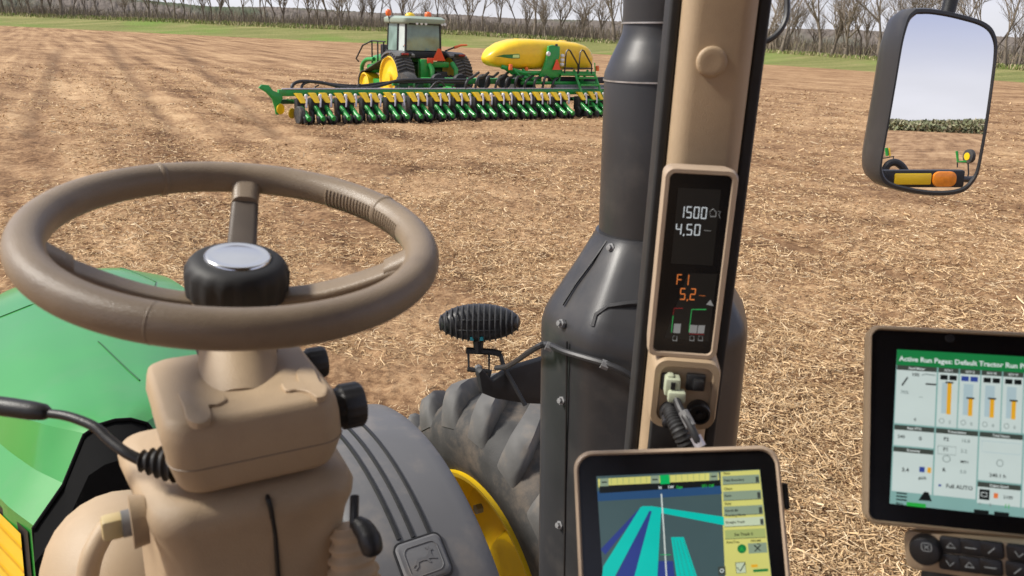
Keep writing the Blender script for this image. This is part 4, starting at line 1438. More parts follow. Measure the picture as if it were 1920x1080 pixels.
# ---- lower pedestal
PA = P(294, 1004, .73)
PW, PD_ = .192, .20
po = PA + TR * PW / 2 + TF * PD_ / 2
def prect(w_, d_, r, z, ox=0, oy=0):
    # wider towards the dash: the left flank splays out
    return ring([(x - .022 * max(0.0, (y + PD_ / 2) / PD_) * (1 if x < 0 else -.25), y) for x, y in rr(w_, d_, r, n=6)], po + Z3 * z + TR * ox + TF * oy, TR, TF)
mb = MB()
mb.loft([prect(PW - .02, PD_, .03, -1.0, 0, .03), prect(PW - .024, PD_ - .01, .03, -.3, 0, .01), prect(PW - .022, PD_ - .012, .03, -.06), prect(PW - .012, PD_ - .006, .03, -.03), prect(PW, PD_, .03, -.014), prect(PW + .002, PD_ + .002, .03, -.002), prect(PW - .008, PD_ - .008, .03, .010), prect(PW - .04, PD_ - .04, .026, .016), prect(.1, .1, .02, .018)])
ped = mb.build('pedestal', 'tan', tractor, smooth=60)
ppt = lambda px, py, k=0: vplane(px, py, PA + TF * k, TF)
MB().tube(cr([ppt(497, 921, .03), ppt(502, 933, .004), ppt(508, 955, -.001), ppt(512, 980, .002), ppt(516, 1005, .0045), ppt(520, 1060, .0055), ppt(523, 1110, .0055)], 4), .0026, n=6).build('pedestal_seam', 'black', ped)
# cream knob on a grey disc
ko = P(250, 978, .775)
MB().lathe(ko, -TR, [(.024, -.012), (.026, .002), (.0, .003)], n=28).build('knob_plate', 'tan', ped, smooth=40)
MB().lathe(ko - TR * .002, -TR, [(.013, 0), (.013, .008), (.0, .0085)], n=20).build('knob_stem', 'grey_part', ped, smooth=40)
MB().box(ko - TR * .018, (.020, .018, .022), TR, TF, Z3).build('cream_knob', 'cream', ped, bevel=.004)
# black lever on the right of the pedestal
lv = MB().tube(cr([P(665, 930, .80), P(664, 965, .79), P(664, 990, .785)], 5), .0045, n=8).build('release_slot', 'black', ped)
MB().tube(cr([P(668, 978, .78), P(684, 995, .775), P(694, 1015, .77), P(700, 1040, .77)], 5), [.007, .008, .009, .0098, .010, .0102, .0105, .0105, .011, .0112, .0112, .011, .0108, .0105, .0098, .007], n=12).build('release_lever', 'black', ped, smooth=60)
# side moulding low on the right
mb = MB()
for k in range(4):
    mb.tube([P(622, 1012 + k * 22, .80), P(650, 998 + k * 24, .80), P(690, 975 + k * 34, .83)], [.014, .014, .012], n=8)
mb.tube([P(640, 1000, .82), P(672, 1050, .82), P(690, 1120, .82)], [.02, .026, .03], n=12)
# left cowl moulding
co = P(240, 1145, 1.22)
mb = MB()
rings = []
for i in range(1, 16):
    a = pi * i / 16
    rings.append([co + TR * (.115 * -cos(a) * 1.0) + (TF * cos(b_) * .17 + Z3 * sin(b_) * .185) * sin(a) ** .7 for b_ in np.linspace(0, 2 * pi, 33)[:-1]])
mb2 = MB(); mb2.loft(rings)
cowl = mb2.build('side_cowl', 'tan', tractor, smooth=80)
mb2 = MB()
mb2.tube(cr([P(205, 985, 1.06), P(188, 1010, 1.05), P(170, 1050, 1.04), P(160, 1110, 1.04)], 6), .014, n=10)
mb2.build('cowl_rib', 'tan', cowl, smooth=80)
# ribbed bellows low on the right of the pedestal
mb2 = MB()
pts = [P(655, 985, .84).lerp(P(668, 1130, .84), t) for t in np.linspace(0, 1, 26)]
mb2.tube(pts, [.018 + .012 * i / 25 + (.002 if (i // 2) % 2 else -.001) for i in range(26)], n=24)
mb2.build('bellows', 'tan', ped, smooth=60)

# ================================================================== screens
def text_mesh(name, s, o, ex, ey, h, m_, parent, align='LEFT'):
    cu = bpy.data.curves.new(name, 'FONT')
    cu.body = s
    cu.size = 1.0
    cu.align_x = align
    cu.resolution_u = 2
    cu.offset = .022
    ob = bpy.data.objects.new('t', cu)
    COL.objects.link(ob)
    dg = bpy.context.evaluated_depsgraph_get()
    dg.update()
    me0 = bpy.data.meshes.new_from_object(ob.evaluated_get(dg))
    bpy.data.objects.remove(ob)
    mb = MB()
    mb.add([o + ex * (v.co.x * h) + ey * (v.co.y * h) for v in me0.vertices], [tuple(p.vertices) for p in me0.polygons])
    return mb.build(name, m_, parent, smooth=0, fix=False)
class Screen:
    """a flat screen; positions in pixels of the photograph, layers 0.25 mm apart"""
    def __init__(s, o, nrm, par):
        s.o, s.n, s.par = o, nrm, par
    def p(s, px, py, L):
        return vplane(px, py, s.o + s.n * (.00025 * L), s.n)
    def poly(s, nm, m_, pts, L=1):
        q = [s.p(x, y, L) for x, y in pts]
        return MB().add(q, [tuple(range(len(q)))]).build(nm, m_, s.par, smooth=0, fix=False)
    def line(s, nm, m_, pts, w_, L=2):
        vs = []
        for i, (x, y) in enumerate(pts):
            a, b_ = pts[max(0, i - 1)], pts[min(len(pts) - 1, i + 1)]
            tx, ty = b_[0] - a[0], b_[1] - a[1]
            l = math.hypot(tx, ty) or 1
            vs += [s.p(x - ty / l * w_ / 2, y + tx / l * w_ / 2, L), s.p(x + ty / l * w_ / 2, y - tx / l * w_ / 2, L)]
        return MB().add(vs, [(2 * i, 2 * i + 1, 2 * i + 3, 2 * i + 2) for i in range(len(pts) - 1)]).build(nm, m_, s.par, smooth=0, fix=False)
    def text(s, nm, m_, txt, px, py, hpx, slope=0.0, L=3, align='LEFT'):
        o = s.p(px, py, L)
        ex = s.p(px + 50, py + 50 * slope, L) - o
        sc = ex.length / 50
        ex.normalize()
        ey = s.n.cross(ex)
        if ey.z < 0: ey = -ey
        return text_mesh(nm, txt, o, ex, ey, hpx * sc * 1.5, m_, s.par, align)
def monitor(name, corners, d, label, cat, thick, frame_mat, scr, radius, lip):
    q = quad3(corners, d)
    ex, ey = (q[1] - q[0]), (q[0] - q[3])
    w_, h_ = ex.length, ey.length
    ex.normalize()
    ey = (ey - ex * ey.dot(ex)).normalized()
    nrm = ex.cross(ey)
    if nrm.dot(CAM - q[0]) < 0: nrm = -nrm
    c = (q[0] + q[1] + q[2] + q[3]) / 4
    t = empty(name, c - ey * h_ / 2, label, cat)
    R = lambda k, r, dn: ring(rr(w_ - k, h_ - k, max(.002, r), n=6), c + nrm * dn, ex, ey)
    mb = MB(); mb.loft([R(.03, radius, -thick), R(0, radius, -thick * .6), R(-.002, radius, -.004), R(.0, radius, .001), R(.005, radius - .002, .0025), R(lip, radius - lip / 2, .0015), R(lip + .002, radius - lip / 2, -.003)], cap=False)
    mb.add(R(.03, radius, -thick), [tuple(range(28))[::-1]])
    mb.build('casing', frame_mat, t, smooth=45)
    mb = MB(); mb.loft([R(lip + .001, radius - lip / 2, -.01), R(lip + .001, radius - lip / 2, -.0015)])
    mb.build('bezel', 'gloss_black', t)
    sq = Screen(c + nrm * -.0008, nrm, t)
    so = sq.poly('screen', scr[1], scr[0], 0)
    return t, Screen(c + nrm * -.0008, nrm, so), c, ex, ey, nrm
# ---- guidance monitor in front of the pillar
for nm, c, s in (('ui_map', (.055, .095, .10), 1.0), ('ui_sky', (.02, .07, .17), 1.0), ('ui_teal', (.0, .50, .42), 1.0), ('ui_navy', (.025, .045, .22), 1.0), ('ui_yellow', (.62, .60, .17), 1.0), ('ui_olive', (.36, .42, .15), 1.0), ('ui_sage', (.24, .31, .22), 1.0), ('ui_pale', (.52, .60, .42), 1.0), ('ui_black', (.006, .008, .008), 1.0), ('ui_white', (.68, .74, .72), 1.0), ('ui_green', (.0, .42, .10), 1.0), ('ui_line', (.60, .66, .62), 1.0), ('ui_dim', (.05, .06, .05), 1.0), ('ui_tile', (.56, .65, .62), 1.0), ('ui_aqua', (.22, .40, .37), 1.0), ('ui_header', (.01, .19, .05), 1.0), ('ui_amber', (.75, .38, .02), 1.0), ('ui_blue', (.03, .06, .28), 1.0), ('ui_bar_back', (.40, .52, .55), 1.0), ('ui_grey', (.22, .27, .26), 1.0), ('ui_lime', (.02, .38, .05), 1.0), ('ui_orange', (.75, .18, .04), 1.0), ('ui_redline', (.25, .10, .08), 1.0)):
    M[nm] = emi(nm, c, s)
mon1, S1, c1_, ex1, ey1, n1 = monitor('guidance_monitor', [(1076, 848), (1459, 836), (1489, 1160), (1090, 1165)], .95,
    'tan edged touchscreen monitor showing a blue and teal field map', 'monitor', .045, 'tan_light', ([(1118, 893), (1425, 880), (1452, 1128), (1134, 1134)], 'ui_map'), .022, .008)
S1.poly('map_sky', 'ui_sky', [(1120, 921), (1351, 909), (1354, 926), (1121, 940)], 1)
S1.poly('map_strip', 'ui_navy', [(1200, 952), (1206, 953), (1135, 1040), (1126, 1030)], 1)
S1.poly('map_strip', 'ui_navy', [(1217, 955), (1228, 957), (1192, 1090), (1150, 1090)], 1)
S1.poly('map_strip', 'ui_navy', [(1234, 1052), (1262, 1052), (1266, 1090), (1231, 1090)], 1)
S1.poly('map_strip', 'ui_teal', [(1201, 951), (1215, 951), (1218, 957), (1148, 1090), (1128, 1090), (1131, 1062)], 2)
S1.poly('map_strip', 'ui_teal', [(1224, 951), (1240, 952), (1232, 1090), (1187, 1090)], 2)
S1.poly('map_strip', 'ui_teal', [(1199, 954), (1204, 949), (1222, 949), (1357, 969), (1358, 985), (1240, 962)], 3)
S1.poly('map_strip', 'ui_teal', [(1258, 1007), (1282, 1007), (1310, 1090), (1270, 1090)], 2)
for k in range(4):
    S1.line('strip_edge', 'ui_dim', [(1263 + k * 6, 1012), (1276 + k * 9.4, 1084)], .5, 4)
S1.line('guidance_line', 'ui_line', [(1240, 926), (1245, 1000), (1250, 1088)], 2.6, 5)
S1.line('guidance_arrow', 'ui_green', [(1238, 1040), (1258, 1040)], 1.2, 6)
S1.poly('status_strip', 'ui_black', [(1124, 916), (1350, 904), (1351, 911), (1124, 925)], 2)
S1.poly('status_strip', 'ui_black', [(1124, 911), (1350, 900), (1351, 909), (1124, 920)], 3)
S1.text('status_text', 'ui_white', 'N', 1235, 917, 5, -.04, 4)
S1.text('status_text', 'ui_white', '1W', 1252, 916, 5, -.04, 4)
S1.text('status_text', 'ui_lime', 'Gps', 1268, 916, 5, -.04, 4)
S1.text('status_text', 'ui_lime', 'SF1 Off', 1316, 914, 5, -.04, 4)
S1.poly('lightbar', 'ui_yellow', [(1121, 898), (1347, 886), (1349, 902), (1122, 914)], 2)
for k in range(18):
    x = 1146 + k * 11
    if 1216 < x < 1256: continue
    S1.line('lightbar_tick', 'ui_olive', [(x, 897.5 - (x - 1121) * .052), (x + .5, 910 - (x - 1121) * .052)], 1.4, 3)
for x in (1133, 1228, 1338):
    yy = 905 - (x - 1121) * .053
    S1.poly('lightbar_button', 'ui_sage', [(x - 8, yy - 7), (x + 8, yy - 8), (x + 8, yy + 7), (x - 8, yy + 8)], 3)
    S1.line('lightbar_arrow', 'ui_black', [(x - 5, yy), (x + 5, yy - .3)], 2.2, 4)
S1.poly('lightbar_marker', 'ui_green', [(1237, 891), (1255, 890), (1256, 907), (1238, 908)], 4)
S1.poly('side_column', 'ui_yellow', [(1351, 885), (1424, 881), (1447, 1090), (1360, 1090)], 1)
for k, (y0, h_, m_) in enumerate(((893, 16, 'ui_sage'), (922, 17, 'ui_sage'), (950, 17, 'ui_sage'), (972, 16, 'ui_pale'), (994, 17, 'ui_olive'))):
    xl, xr = 1352 + (y0 - 885) * .045, 1424 + (y0 - 881) * .11
    S1.poly('menu_box', m_, [(xl + 2, y0), (xr - 2, y0 - 3.5), (xr - .5, y0 + h_ - 3.5), (xl + 3, y0 + h_)], 2)
    S1.line('menu_edge', 'ui_dim', [(xl + 2.5, y0 + h_), (xr - .5, y0 + h_ - 3.5)], 1.0, 3)
    if k < 4:
        S1.poly('menu_arrow', 'ui_dim', [(xr - 9, y0 + 1), (xr - 3, y0 + .6), (xr - 2, y0 + h_ - 5), (xr - 8, y0 + h_ - 4.5)], 3)
        S1.text('menu_caption', 'ui_black', ('View', 'Client', 'Field', 'Tracking Mode')[k], xl + 4, y0 - 3, 4.2, -.05, 3)
        S1.text('menu_value', 'ui_black', ('Field Boundary', 'Farm', 'North 80', 'Straight Track')[k], xl + 5, y0 + 10, 4.2, -.05, 3)
    else:
        S1.text('menu_value', 'ui_black', 'Set Track 0', xl + 20, y0 + 11, 5, -.05, 3)
S1.text('menu_caption', 'ui_black', 'AutoTrac', 1362, 1019, 4.2, -.04, 3)
cx_, cy_ = 1391, 1029
S1.poly('autotrac_disc', 'ui_header', [(cx_ + 8.5 * cos(a), cy_ + 8.5 * sin(a)) for a in np.linspace(0, 2 * pi, 21)[:-1]], 2)
S1.text('autotrac_letter', 'ui_lime', 'A', cx_ - 3.5, cy_ + 4, 7, 0, 3)
S1.poly('wheel_button', 'ui_sage', [(1402, 1019), (1437, 1017), (1439, 1036), (1404, 1038)], 2)
S1.line('wheel_symbol', 'ui_black', [(1414, 1022), (1426, 1033), (1415, 1034), (1426, 1022), (1420, 1019)], 2.2, 3)
S1.text('menu_caption', 'ui_black', 'RESUME', 1408, 1016, 3.6, -.04, 3)
S1.poly('tick_box', 'ui_pale', [(1379, 1055), (1397, 1054), (1399, 1074), (1381, 1075)], 2)
S1.line('tick_mark', 'ui_black', [(1382, 1064), (1388, 1071), (1397, 1056)], 2.0, 3)
S1.line('tick_frame', 'ui_black', [(1379, 1055), (1397, 1054), (1399, 1074), (1381, 1075), (1379, 1055)], 1.0, 3)
S1.poly('level_bar', 'ui_header', [(1412, 1068), (1440, 1066), (1440.5, 1071), (1412.5, 1073)], 2)
S1.poly('level_bar', 'ui_amber', [(1408, 1059), (1420, 1058), (1421, 1063), (1409, 1064)], 2)
S1.poly('map_button', 'ui_dim', [(1346, 1063), (1360, 1062), (1361, 1078), (1347, 1079)], 4)
S1.line('map_button_ring', 'ui_white', [(1353.5 + 3.2 * cos(a), 1070 + 3.2 * sin(a)) for a in np.linspace(0, 2 * pi, 13)], 1.4, 5)
MB().box(vplane(1472, 930, c1_ - n1 * .02, n1), (.006, .016, .03), ex1, n1, ey1).build('side_button', 'black', mon1, bevel=.002)
MB().tube([c1_ - n1 * .045, c1_ - n1 * .12 - Z3 * .03, T(.78, .70, 2.2)], .018, n=12).build('mounting_arm', 'black', mon1)

# ---- run page monitor at the right edge
mon2, S2, c2_, ex2, ey2, n2 = monitor('run_page_monitor', [(1637, 611), (2160, 636), (2150, 1033), (1614, 979)], .85,
    'large touchscreen with white run page tiles and green header at right edge', 'monitor', .035, 'tan', ([(1682, 655), (2110, 680), (2102, 990), (1668, 944)], 'ui_aqua'), .012, .006)
def sl(x): return (x - 1680) * .058
def yy(x, y): return y + (x - 1682) * (.058 + (y - 655) / 290 * .05)
def xx(x, y): return x - (y - 655) * .042
def R2(nm, m_, x0, y0, x1, y1, L):
    """rectangle in the screen's own grid (pixel units measured along its left and top edges)"""
    return S2.poly(nm, m_, [(xx(x0, y0), yy(x0, y0)), (xx(x1, y0), yy(x1, y0)), (xx(x1, y1), yy(x1, y1)), (xx(x0, y1), yy(x0, y1))], L)
def T2(nm, m_, s, x, y, h, L=5, align='LEFT'):
    return S2.text(nm, m_, s, xx(x, y), yy(x, y), h, .06 + (y - 655) / 290 * .05, L, align)
def L2(nm, m_, pts, w_, L=5):
    return S2.line(nm, m_, [(xx(x, y), yy(x, y)) for x, y in pts], w_, L)
R2('header_bar', 'ui_header', 1682, 655, 2108, 684, 1)
T2('header_text', 'ui_white', 'Active Run Pages: Default Tractor Run Page', 1687, 676, 9.2)
def tile(x0, y0, x1, y1, cap, hb=9):
    R2('tile_header', 'ui_dim', x0, y0, x1, y0 + hb, 2)
    R2('tile', 'ui_tile', x0, y0 + hb, x1, y1, 2)
    if cap:
        T2('tile_caption', 'ui_white', cap, (x0 + x1) / 2, y0 + hb - 2.5, 4.4, 5, 'CENTER')
tile(1683, 684, 1758, 793, 'Seed Meter')
for k, cap in enumerate(('SCV I', 'SCV II', 'SCV III', 'SCV IV', 'SCV V', 'SCV VI')):
    x0 = 1761 + k * 40.5
    tile(x0, 684, x0 + 38, 793, cap)
    for q, mm in ((4, 'ui_black'), (21, 'ui_black')) if k != 1 else ((3, 'ui_blue'), (20, 'ui_blue')):
        R2('valve_box', mm, x0 + q, 697, x0 + q + 14, 706, 3)
    lev = (0, 26, 24, 25, 20, 30)[k]
    R2('flow_track', 'ui_bar_back', x0 + 8, 711, x0 + 26, 768, 3)
    R2('flow_bar', 'ui_amber', x0 + 18, 711 + lev, x0 + 26, 769, 4)
    R2('flow_cap', 'ui_black', x0 + 14, 709 + lev, x0 + 29, 712 + lev, 5)
    L2('flow_symbol', 'ui_grey', [(x0 + 10 + 4.5 * cos(a), 782 + 4.5 * sin(a)) for a in np.linspace(0, 2 * pi, 11)], 1.2)
    T2('flow_value', 'ui_grey', ('2', '0', '0', '0', '0', '0')[k], x0 + 23, 786, 6)
L2('pencil_symbol', 'ui_black', [(1694, 722), (1704, 706)], 3.0)
T2('seed_text', 'ui_black', '100', 1711, 703, 6.5)
L2('gauge_needle', 'ui_black', [(1738, 716), (1758, 716)], 3)
L2('gauge_needle', 'ui_grey', [(1730, 700), (1738, 698), (1756, 699)], 2)
T2('seed_text', 'ui_grey', '70%', 1692, 737, 6)
L2('gauge_tick', 'ui_grey', [(1727, 741), (1734, 741)], 1.0)
T2('seed_text', 'ui_black', '0', 1719, 786, 5.5)
tile(1683, 796, 1758, 834, 'Rear PTO')
T2('pto_text', 'ui_black', '540', 1690, 820, 6); T2('pto_text', 'ui_black', '0', 1730, 821, 7)
tile(1683, 837, 1758, 920, 'Economy')
T2('fuel_text', 'ui_black', '3.4', 1700, 882, 7.5)
R2('fuel_icon', 'ui_blue', 1733, 870, 1743, 880, 3); R2('fuel_icon', 'ui_amber', 1748, 870, 1755, 880, 3)
T2('fuel_text', 'ui_black', 'gal/h', 1732, 893, 5.5)
tile(1761, 796, 1840, 920, 'Transmission')
for k, (a, c_) in enumerate((('F2', '16.8'), ('F1', '5.2'), ('', 'MPH'), ('R', '5.0'))):
    y = 818 + k * 19
    if a: T2('gear_text', 'ui_black', a, 1776, y, 7)
    T2('gear_text', 'ui_grey' if k != 2 else 'ui_black', c_, 1809, y, 6.5 if k != 2 else 5)
L2('gear_frame', 'ui_grey', [(1766, 828), (1800, 828), (1800, 843), (1766, 843), (1766, 828)], 1.1)
L2('neutral_ring', 'ui_grey', [(1783 + 7 * cos(a), 851 + 6 * sin(a)) for a in np.linspace(0, 2 * pi, 15)], 1.6)
T2('mode_text', 'ui_black', 'Full AUTO', 1784, 904, 7.5)
L2('mode_dot', 'ui_blue', [(1770, 901), (1775, 901)], 4)
tile(1843, 796, 1924, 884, 'Total Hours')
L2('hours_frame', 'ui_bar_back', [(1848, 812), (1920, 812), (1920, 832), (1848, 832), (1848, 812)], 1.0)
L2('hours_symbol', 'ui_grey', [(1883 + 6 * cos(a), 850 + 6 * sin(a)) for a in np.linspace(0, 2 * pi, 13)], 1.5)
T2('hours_text', 'ui_black', '240.1 h', 1864, 876, 7)
tile(1843, 887, 1924, 926, 'Engine Speed')
R2('engine_icon', 'ui_black', 1847, 900, 1866, 919, 3)
L2('engine_icon_mark', 'ui_white', [(1851, 906), (1861, 906), (1861, 913), (1851, 913), (1851, 906)], 1.2)
R2('engine_lamp', 'ui_orange', 1874, 905, 1882, 914, 3)
T2('engine_text', 'ui_black', '2100', 1892, 913, 6)
tile(1927, 796, 2010, 926, 'Hitch'); tile(2013, 796, 2100, 926, 'Lights')
for k in range(3):
    L2('menu_symbol', 'ui_black', [(1692, 930 - 7 + k * 6), (1712, 930 - 7 + k * 6)], 2.6)
T2('menu_text', 'ui_black', 'Menu', 1692, 944, 4)
S2.poly('road_symbol', 'ui_black', [(1722, 938), (1733, 922), (1741, 923), (1747, 940), (1736, 939)], 3)
R2('active_tab', 'ui_lime', 1712, 938, 1748, 945, 3)
T2('menu_text', 'ui_grey', '8', 1866, 930, 6); T2('menu_text', 'ui_grey', 'o', 1846, 929, 6); T2('menu_text', 'ui_lime', '11', 1894, 930, 8)
for x in (1838, 1876):
    R2('tab', 'ui_black', x, 938, x + 28, 946, 3)
MB().lathe(vplane(1781, 634, c2_ - n2 * .0012, n2), n2, [(.0045, 0), (.004, .0004), (.0, .0004)], n=16).build('light_sensor', 'black', mon2)
MB().tube([c2_ - n2 * .03, c2_ - n2 * .10 - Z3 * .08, c2_ - n2 * .05 - Z3 * .35, T(.75, .05, 1.55)], .022, n=12).build('mounting_arm', 'black', mon2)
# ---- button panel under it
bq = quad3([(1697, 994), (2120, 1042), (2112, 1125), (1692, 1066)], .83)
bex = (bq[1] - bq[0]); bw = bex.length; bex.normalize()
bey = (bq[0] - bq[3]); bh = bey.length; bey = (bey - bex * bey.dot(bex)).normalized()
bn = bex.cross(bey)
if bn.dot(CAM - bq[0]) < 0: bn = -bn
bc = (bq[0] + bq[2]) / 2
bpan = empty('button_panel', bc - bey * bh / 2, 'tan control strip with black push buttons and round dial below the right screen', 'control panel')
BR_ = lambda k, r, dn: ring(rr(bw - k, bh - k, r, n=5), bc + bn * dn, bex, bey)
mb = MB(); mb.loft([BR_(.01, .01, -.03), BR_(0, .01, -.006), BR_(.002, .01, .0), BR_(.008, .008, .002)])
mb.build('casing', 'tan', bpan, smooth=45)
def bp2(px, py, dn=.002): return vplane(px, py, bc + bn * dn, bn)
dial = MB().lathe(bp2(1737, 1028), bn, [(.0155, 0), (.0155, .004), (.0145, .006), (.0138, .0115), (.012, .0125), (.0, .0125)], n=36).build('dial', 'black', bpan, smooth=35)
do = bp2(1737, 1026, .0150)
pts = [do + bex * x + bey * y for x, y in rr(.009, .008, .002, n=2)]
MB().tube(pts + [pts[0]], .0004, n=4).build('dial_symbol', 'seg_grey', dial)
MB().tube([do + bex * -.0022 - bey * .002, do + bex * .0022 + bey * .002], .0004, n=4).build('dial_symbol', 'seg_grey', dial)
MB().tube([do + bex * -.0022 + bey * .002, do + bex * .0022 - bey * .002], .0004, n=4).build('dial_symbol', 'seg_grey', dial)
for i, x in enumerate((1784, 1821, 1860, 1911, 1948, 1985)):
    for j in (0, 1):
        o = bp2(x - j * 2, 1021 + (x - 1784) * .118 + j * 32)
        bt = MB().loft([ring(rr(.0205, .0160, .003, n=3), o + bn * dn, bex, bey) for dn in (-.001, .0025)] + [ring(rr(.0185, .014, .003, n=3), o + bn * .0033, bex, bey)]).build('push_button', 'black', bpan, smooth=40)
        k = (i + j * 3) % 4
        q = o + bn * .0042
        sh = [[(-.004, -.002), (0, .003), (.004, -.002), (-.004, -.002)], [(-.005, 0), (.005, 0)], [(-.003, -.003), (.003, .003)], [(-.003, .002), (0, -.003), (.004, .001)]][k]
        MB().tube([q + bex * a + bey * b_ for a, b_ in sh], .0005, n=4).build('button_symbol', 'seg_grey', bt)

# ================================================================== the planter
BAR = V((.839, .545, 0)).normalized()
HD = V((-BAR.y, BAR.x, 0))
PO = V((-6.213, 25.466, 0))                       # ground under the first pair of rows
def Q(s, y, z): return PO + BAR * s + HD * y + Z3 * z
RZ = math.atan2(BAR.y, BAR.x)
planter = empty('planter', Q(5.6, 1, 0), 'wide green row crop planter with yellow tank behind the distant tractor', 'planter')
# one row unit in its own frame: x along the bar, y ahead, z up
def unit_meshes():
    um = {}
    mb = MB()
    mb.tube([V((0, .62, .50)), V((.01, .40, .40)), V((.03, .12, .24)), V((.045, -.10, .17))], [.06, .075, .085, .07], n=8)
    mb.tube([V((-.09, .95, .62)), V((-.09, .62, .46))], .03, n=6)
    um['row_unit'] = mb.mesh('row_unit', 'green_far', smooth=50)
    mb = MB(); mb.box((0, .66, .46), (.25, .34, .46)); um['meter_housing'] = mb.mesh('meter_housing', 'rubber_black', bevel=.02)
    mb = MB()
    mb.loft([ring(rr(.23 - .02 * k, .19 - .02 * k, .03, n=3), V((-.06 + .035 * k, .62 - .07 * k, .84 - .085 * k)), X3, Y3) for k in range(4)])
    um['seed_hopper'] = mb.mesh('seed_hopper', 'yellow', smooth=50)
    mb = MB(); mb.tube([V((.15, .44, .80)), V((.15, .38, .66)), V((.10, .30, .46))], [.036, .032, .03], n=8); um['delivery_tube'] = mb.mesh('delivery_tube', 'silver', smooth=60)
    mb = MB()
    mb.lathe((.15, .45, .78), (0, -.3, 1), [(.02, -.05), (.05, -.03), (.055, .0), (.045, .035), (.0, .05)], n=10); um['tube_cap'] = mb.mesh('tube_cap', 'white', smooth=60)
    w_ = {}
    for nm, c, r_, tilt in (('closing_wheel', (-.04, .06, .12), .13, .25), ('closing_wheel_b', (.12, .05, .12), .13, -.25), ('gauge_wheel', (-.11, .52, .18), .19, .1), ('gauge_wheel_b', (.13, .52, .18), .19, -.1)):
        mb = MB(); mb.lathe(c, (1, 0, tilt), [(r_ * .55, -.045), (r_ * .93, -.045), (r_, -.02), (r_, .02), (r_ * .93, .045), (r_ * .55, .045)], n=18)
        um[nm] = mb.mesh(nm.replace('_b', ''), 'rubber_black', smooth=50)
    mb = MB(); mb.box((-.02, .35, .30), (.10, .3, .10)); um['shank'] = mb.mesh('shank', 'green_shadow', bevel=.02)
    return um
UM = unit_meshes()
def row_unit(s):
    u = bpy.data.objects.new('row_unit', UM['row_unit'])
    link(u, Q(s, 0, 0), planter)
    u.rotation_euler = (random.uniform(-.02, .02), 0, RZ + random.uniform(-.03, .03))
    u.scale = (1, 1, 1.1)
    for k, me_ in UM.items():
        if k == 'row_unit': continue
        o = bpy.data.objects.new(me_.name.split('.')[0], me_)
        COL.objects.link(o)
        o.parent = u
ss = [-.45] + [k * .852 + d for k in range(0, 18) for d in (0.0, .345)]
ss = [s for s in ss if not 10.15 < s < 10.3]
for s in ss:
    row_unit(s)
END = ss[-1] + .3
def bar(s0, s1, y, z, w_, h_, nm, m_):
    return MB().box(Q((s0 + s1) / 2, y, z), (s1 - s0, w_, h_), BAR, HD, Z3).build(nm, m_, planter, bevel=.015)
bar(-1.0, END, 1.05, .90, .18, .2, 'toolbar', 'green_far')
bar(-.9, END, .98, 1.025, .06, .045, 'toolbar_rail', 'silver')
bar(-.95, END, 1.35, .60, .14, .14, 'rear_toolbar', 'green_shadow')
# wing end plate
poly = [(-.62, 1.06), (-.52, 1.16), (-.30, 1.14), (-.18, .98), (.10, .86), (.12, .74), (.05, .62), (.06, .40), (-.05, .22), (-.12, .24), (-.15, .45), (-.22, .72), (-.40, .92)]
MB().prism(poly, Q(-1.0, .95, 0), BAR, Z3, HD, .08).build('end_plate', 'green_far', planter, bevel=.01)
for s, z in ((-.98, .36), (-.62, .22)):
    MB().lathe(Q(s, .92, z + .05), HD * -1 + BAR * .6, [(.0, -.03), (.09, -.03), (.16, -.02), (.17, .0), (.16, .02), (.0, .03)], n=20).build('marker_disc', 'yellow', planter)
MB().lathe(Q(-.55, .35, .27), (BAR + HD * .1).normalized(), [(.13, -.09), (.25, -.09), (.28, -.05), (.28, .05), (.25, .09), (.13, .09)], n=24).build('transport_wheel', 'tyre', planter)
for s in (-.75, -.62):
    MB().tube([Q(s, 1.0, .70), Q(s + .35, 1.0, .62)], .025, n=6).build('link_arm', 'green_far', planter)
# hoses sagging along the wing
def hose(pts, r_, nm='hose'):
    MB().tube(cr([Q(*p) for p in pts], 6), r_, n=7).build(nm, 'hose', planter, smooth=60)
hose([(-.55, 1.05, .92), (-.5, 1.1, 1.14), (-.2, 1.15, 1.25), (.5, 1.2, 1.20), (1.1, 1.2, 1.08), (1.9, 1.2, 1.03), (2.6, 1.25, 1.12), (3.3, 1.3, 1.28), (4.4, 1.3, 1.31), (6.0, 1.3, 1.30)], .055)
hose([(-.25, 1.1, .9), (-.15, 1.15, 1.15), (.2, 1.2, 1.24), (.9, 1.25, 1.15), (1.8, 1.3, 1.10), (2.8, 1.35, 1.20), (3.5, 1.35, 1.22), (6.0, 1.4, 1.2)], .045)
for k in range(9):
    s = .2 + k * .72
    hose([(s, 1.15, .92), (s + .06, 1.2, 1.06), (s + .2, 1.25, 1.12 + .02 * (k % 3))], .025, 'seed_hose')
for k in range(10):
    s = 5.7 + k * .42
    hose([(s, 1.0, 1.0), (s + .1, 1.0, 1.3 + .06 * (k % 3)), (s + .5, 1.3, 1.42), (s + .9, 1.6, 1.55)], .05, 'seed_hose')
hose([(4.3, 1.0, 1.0), (4.5, .95, 1.22), (4.7, .95, 1.26), (4.9, 1.0, 1.1)], .035, 'seed_hose')
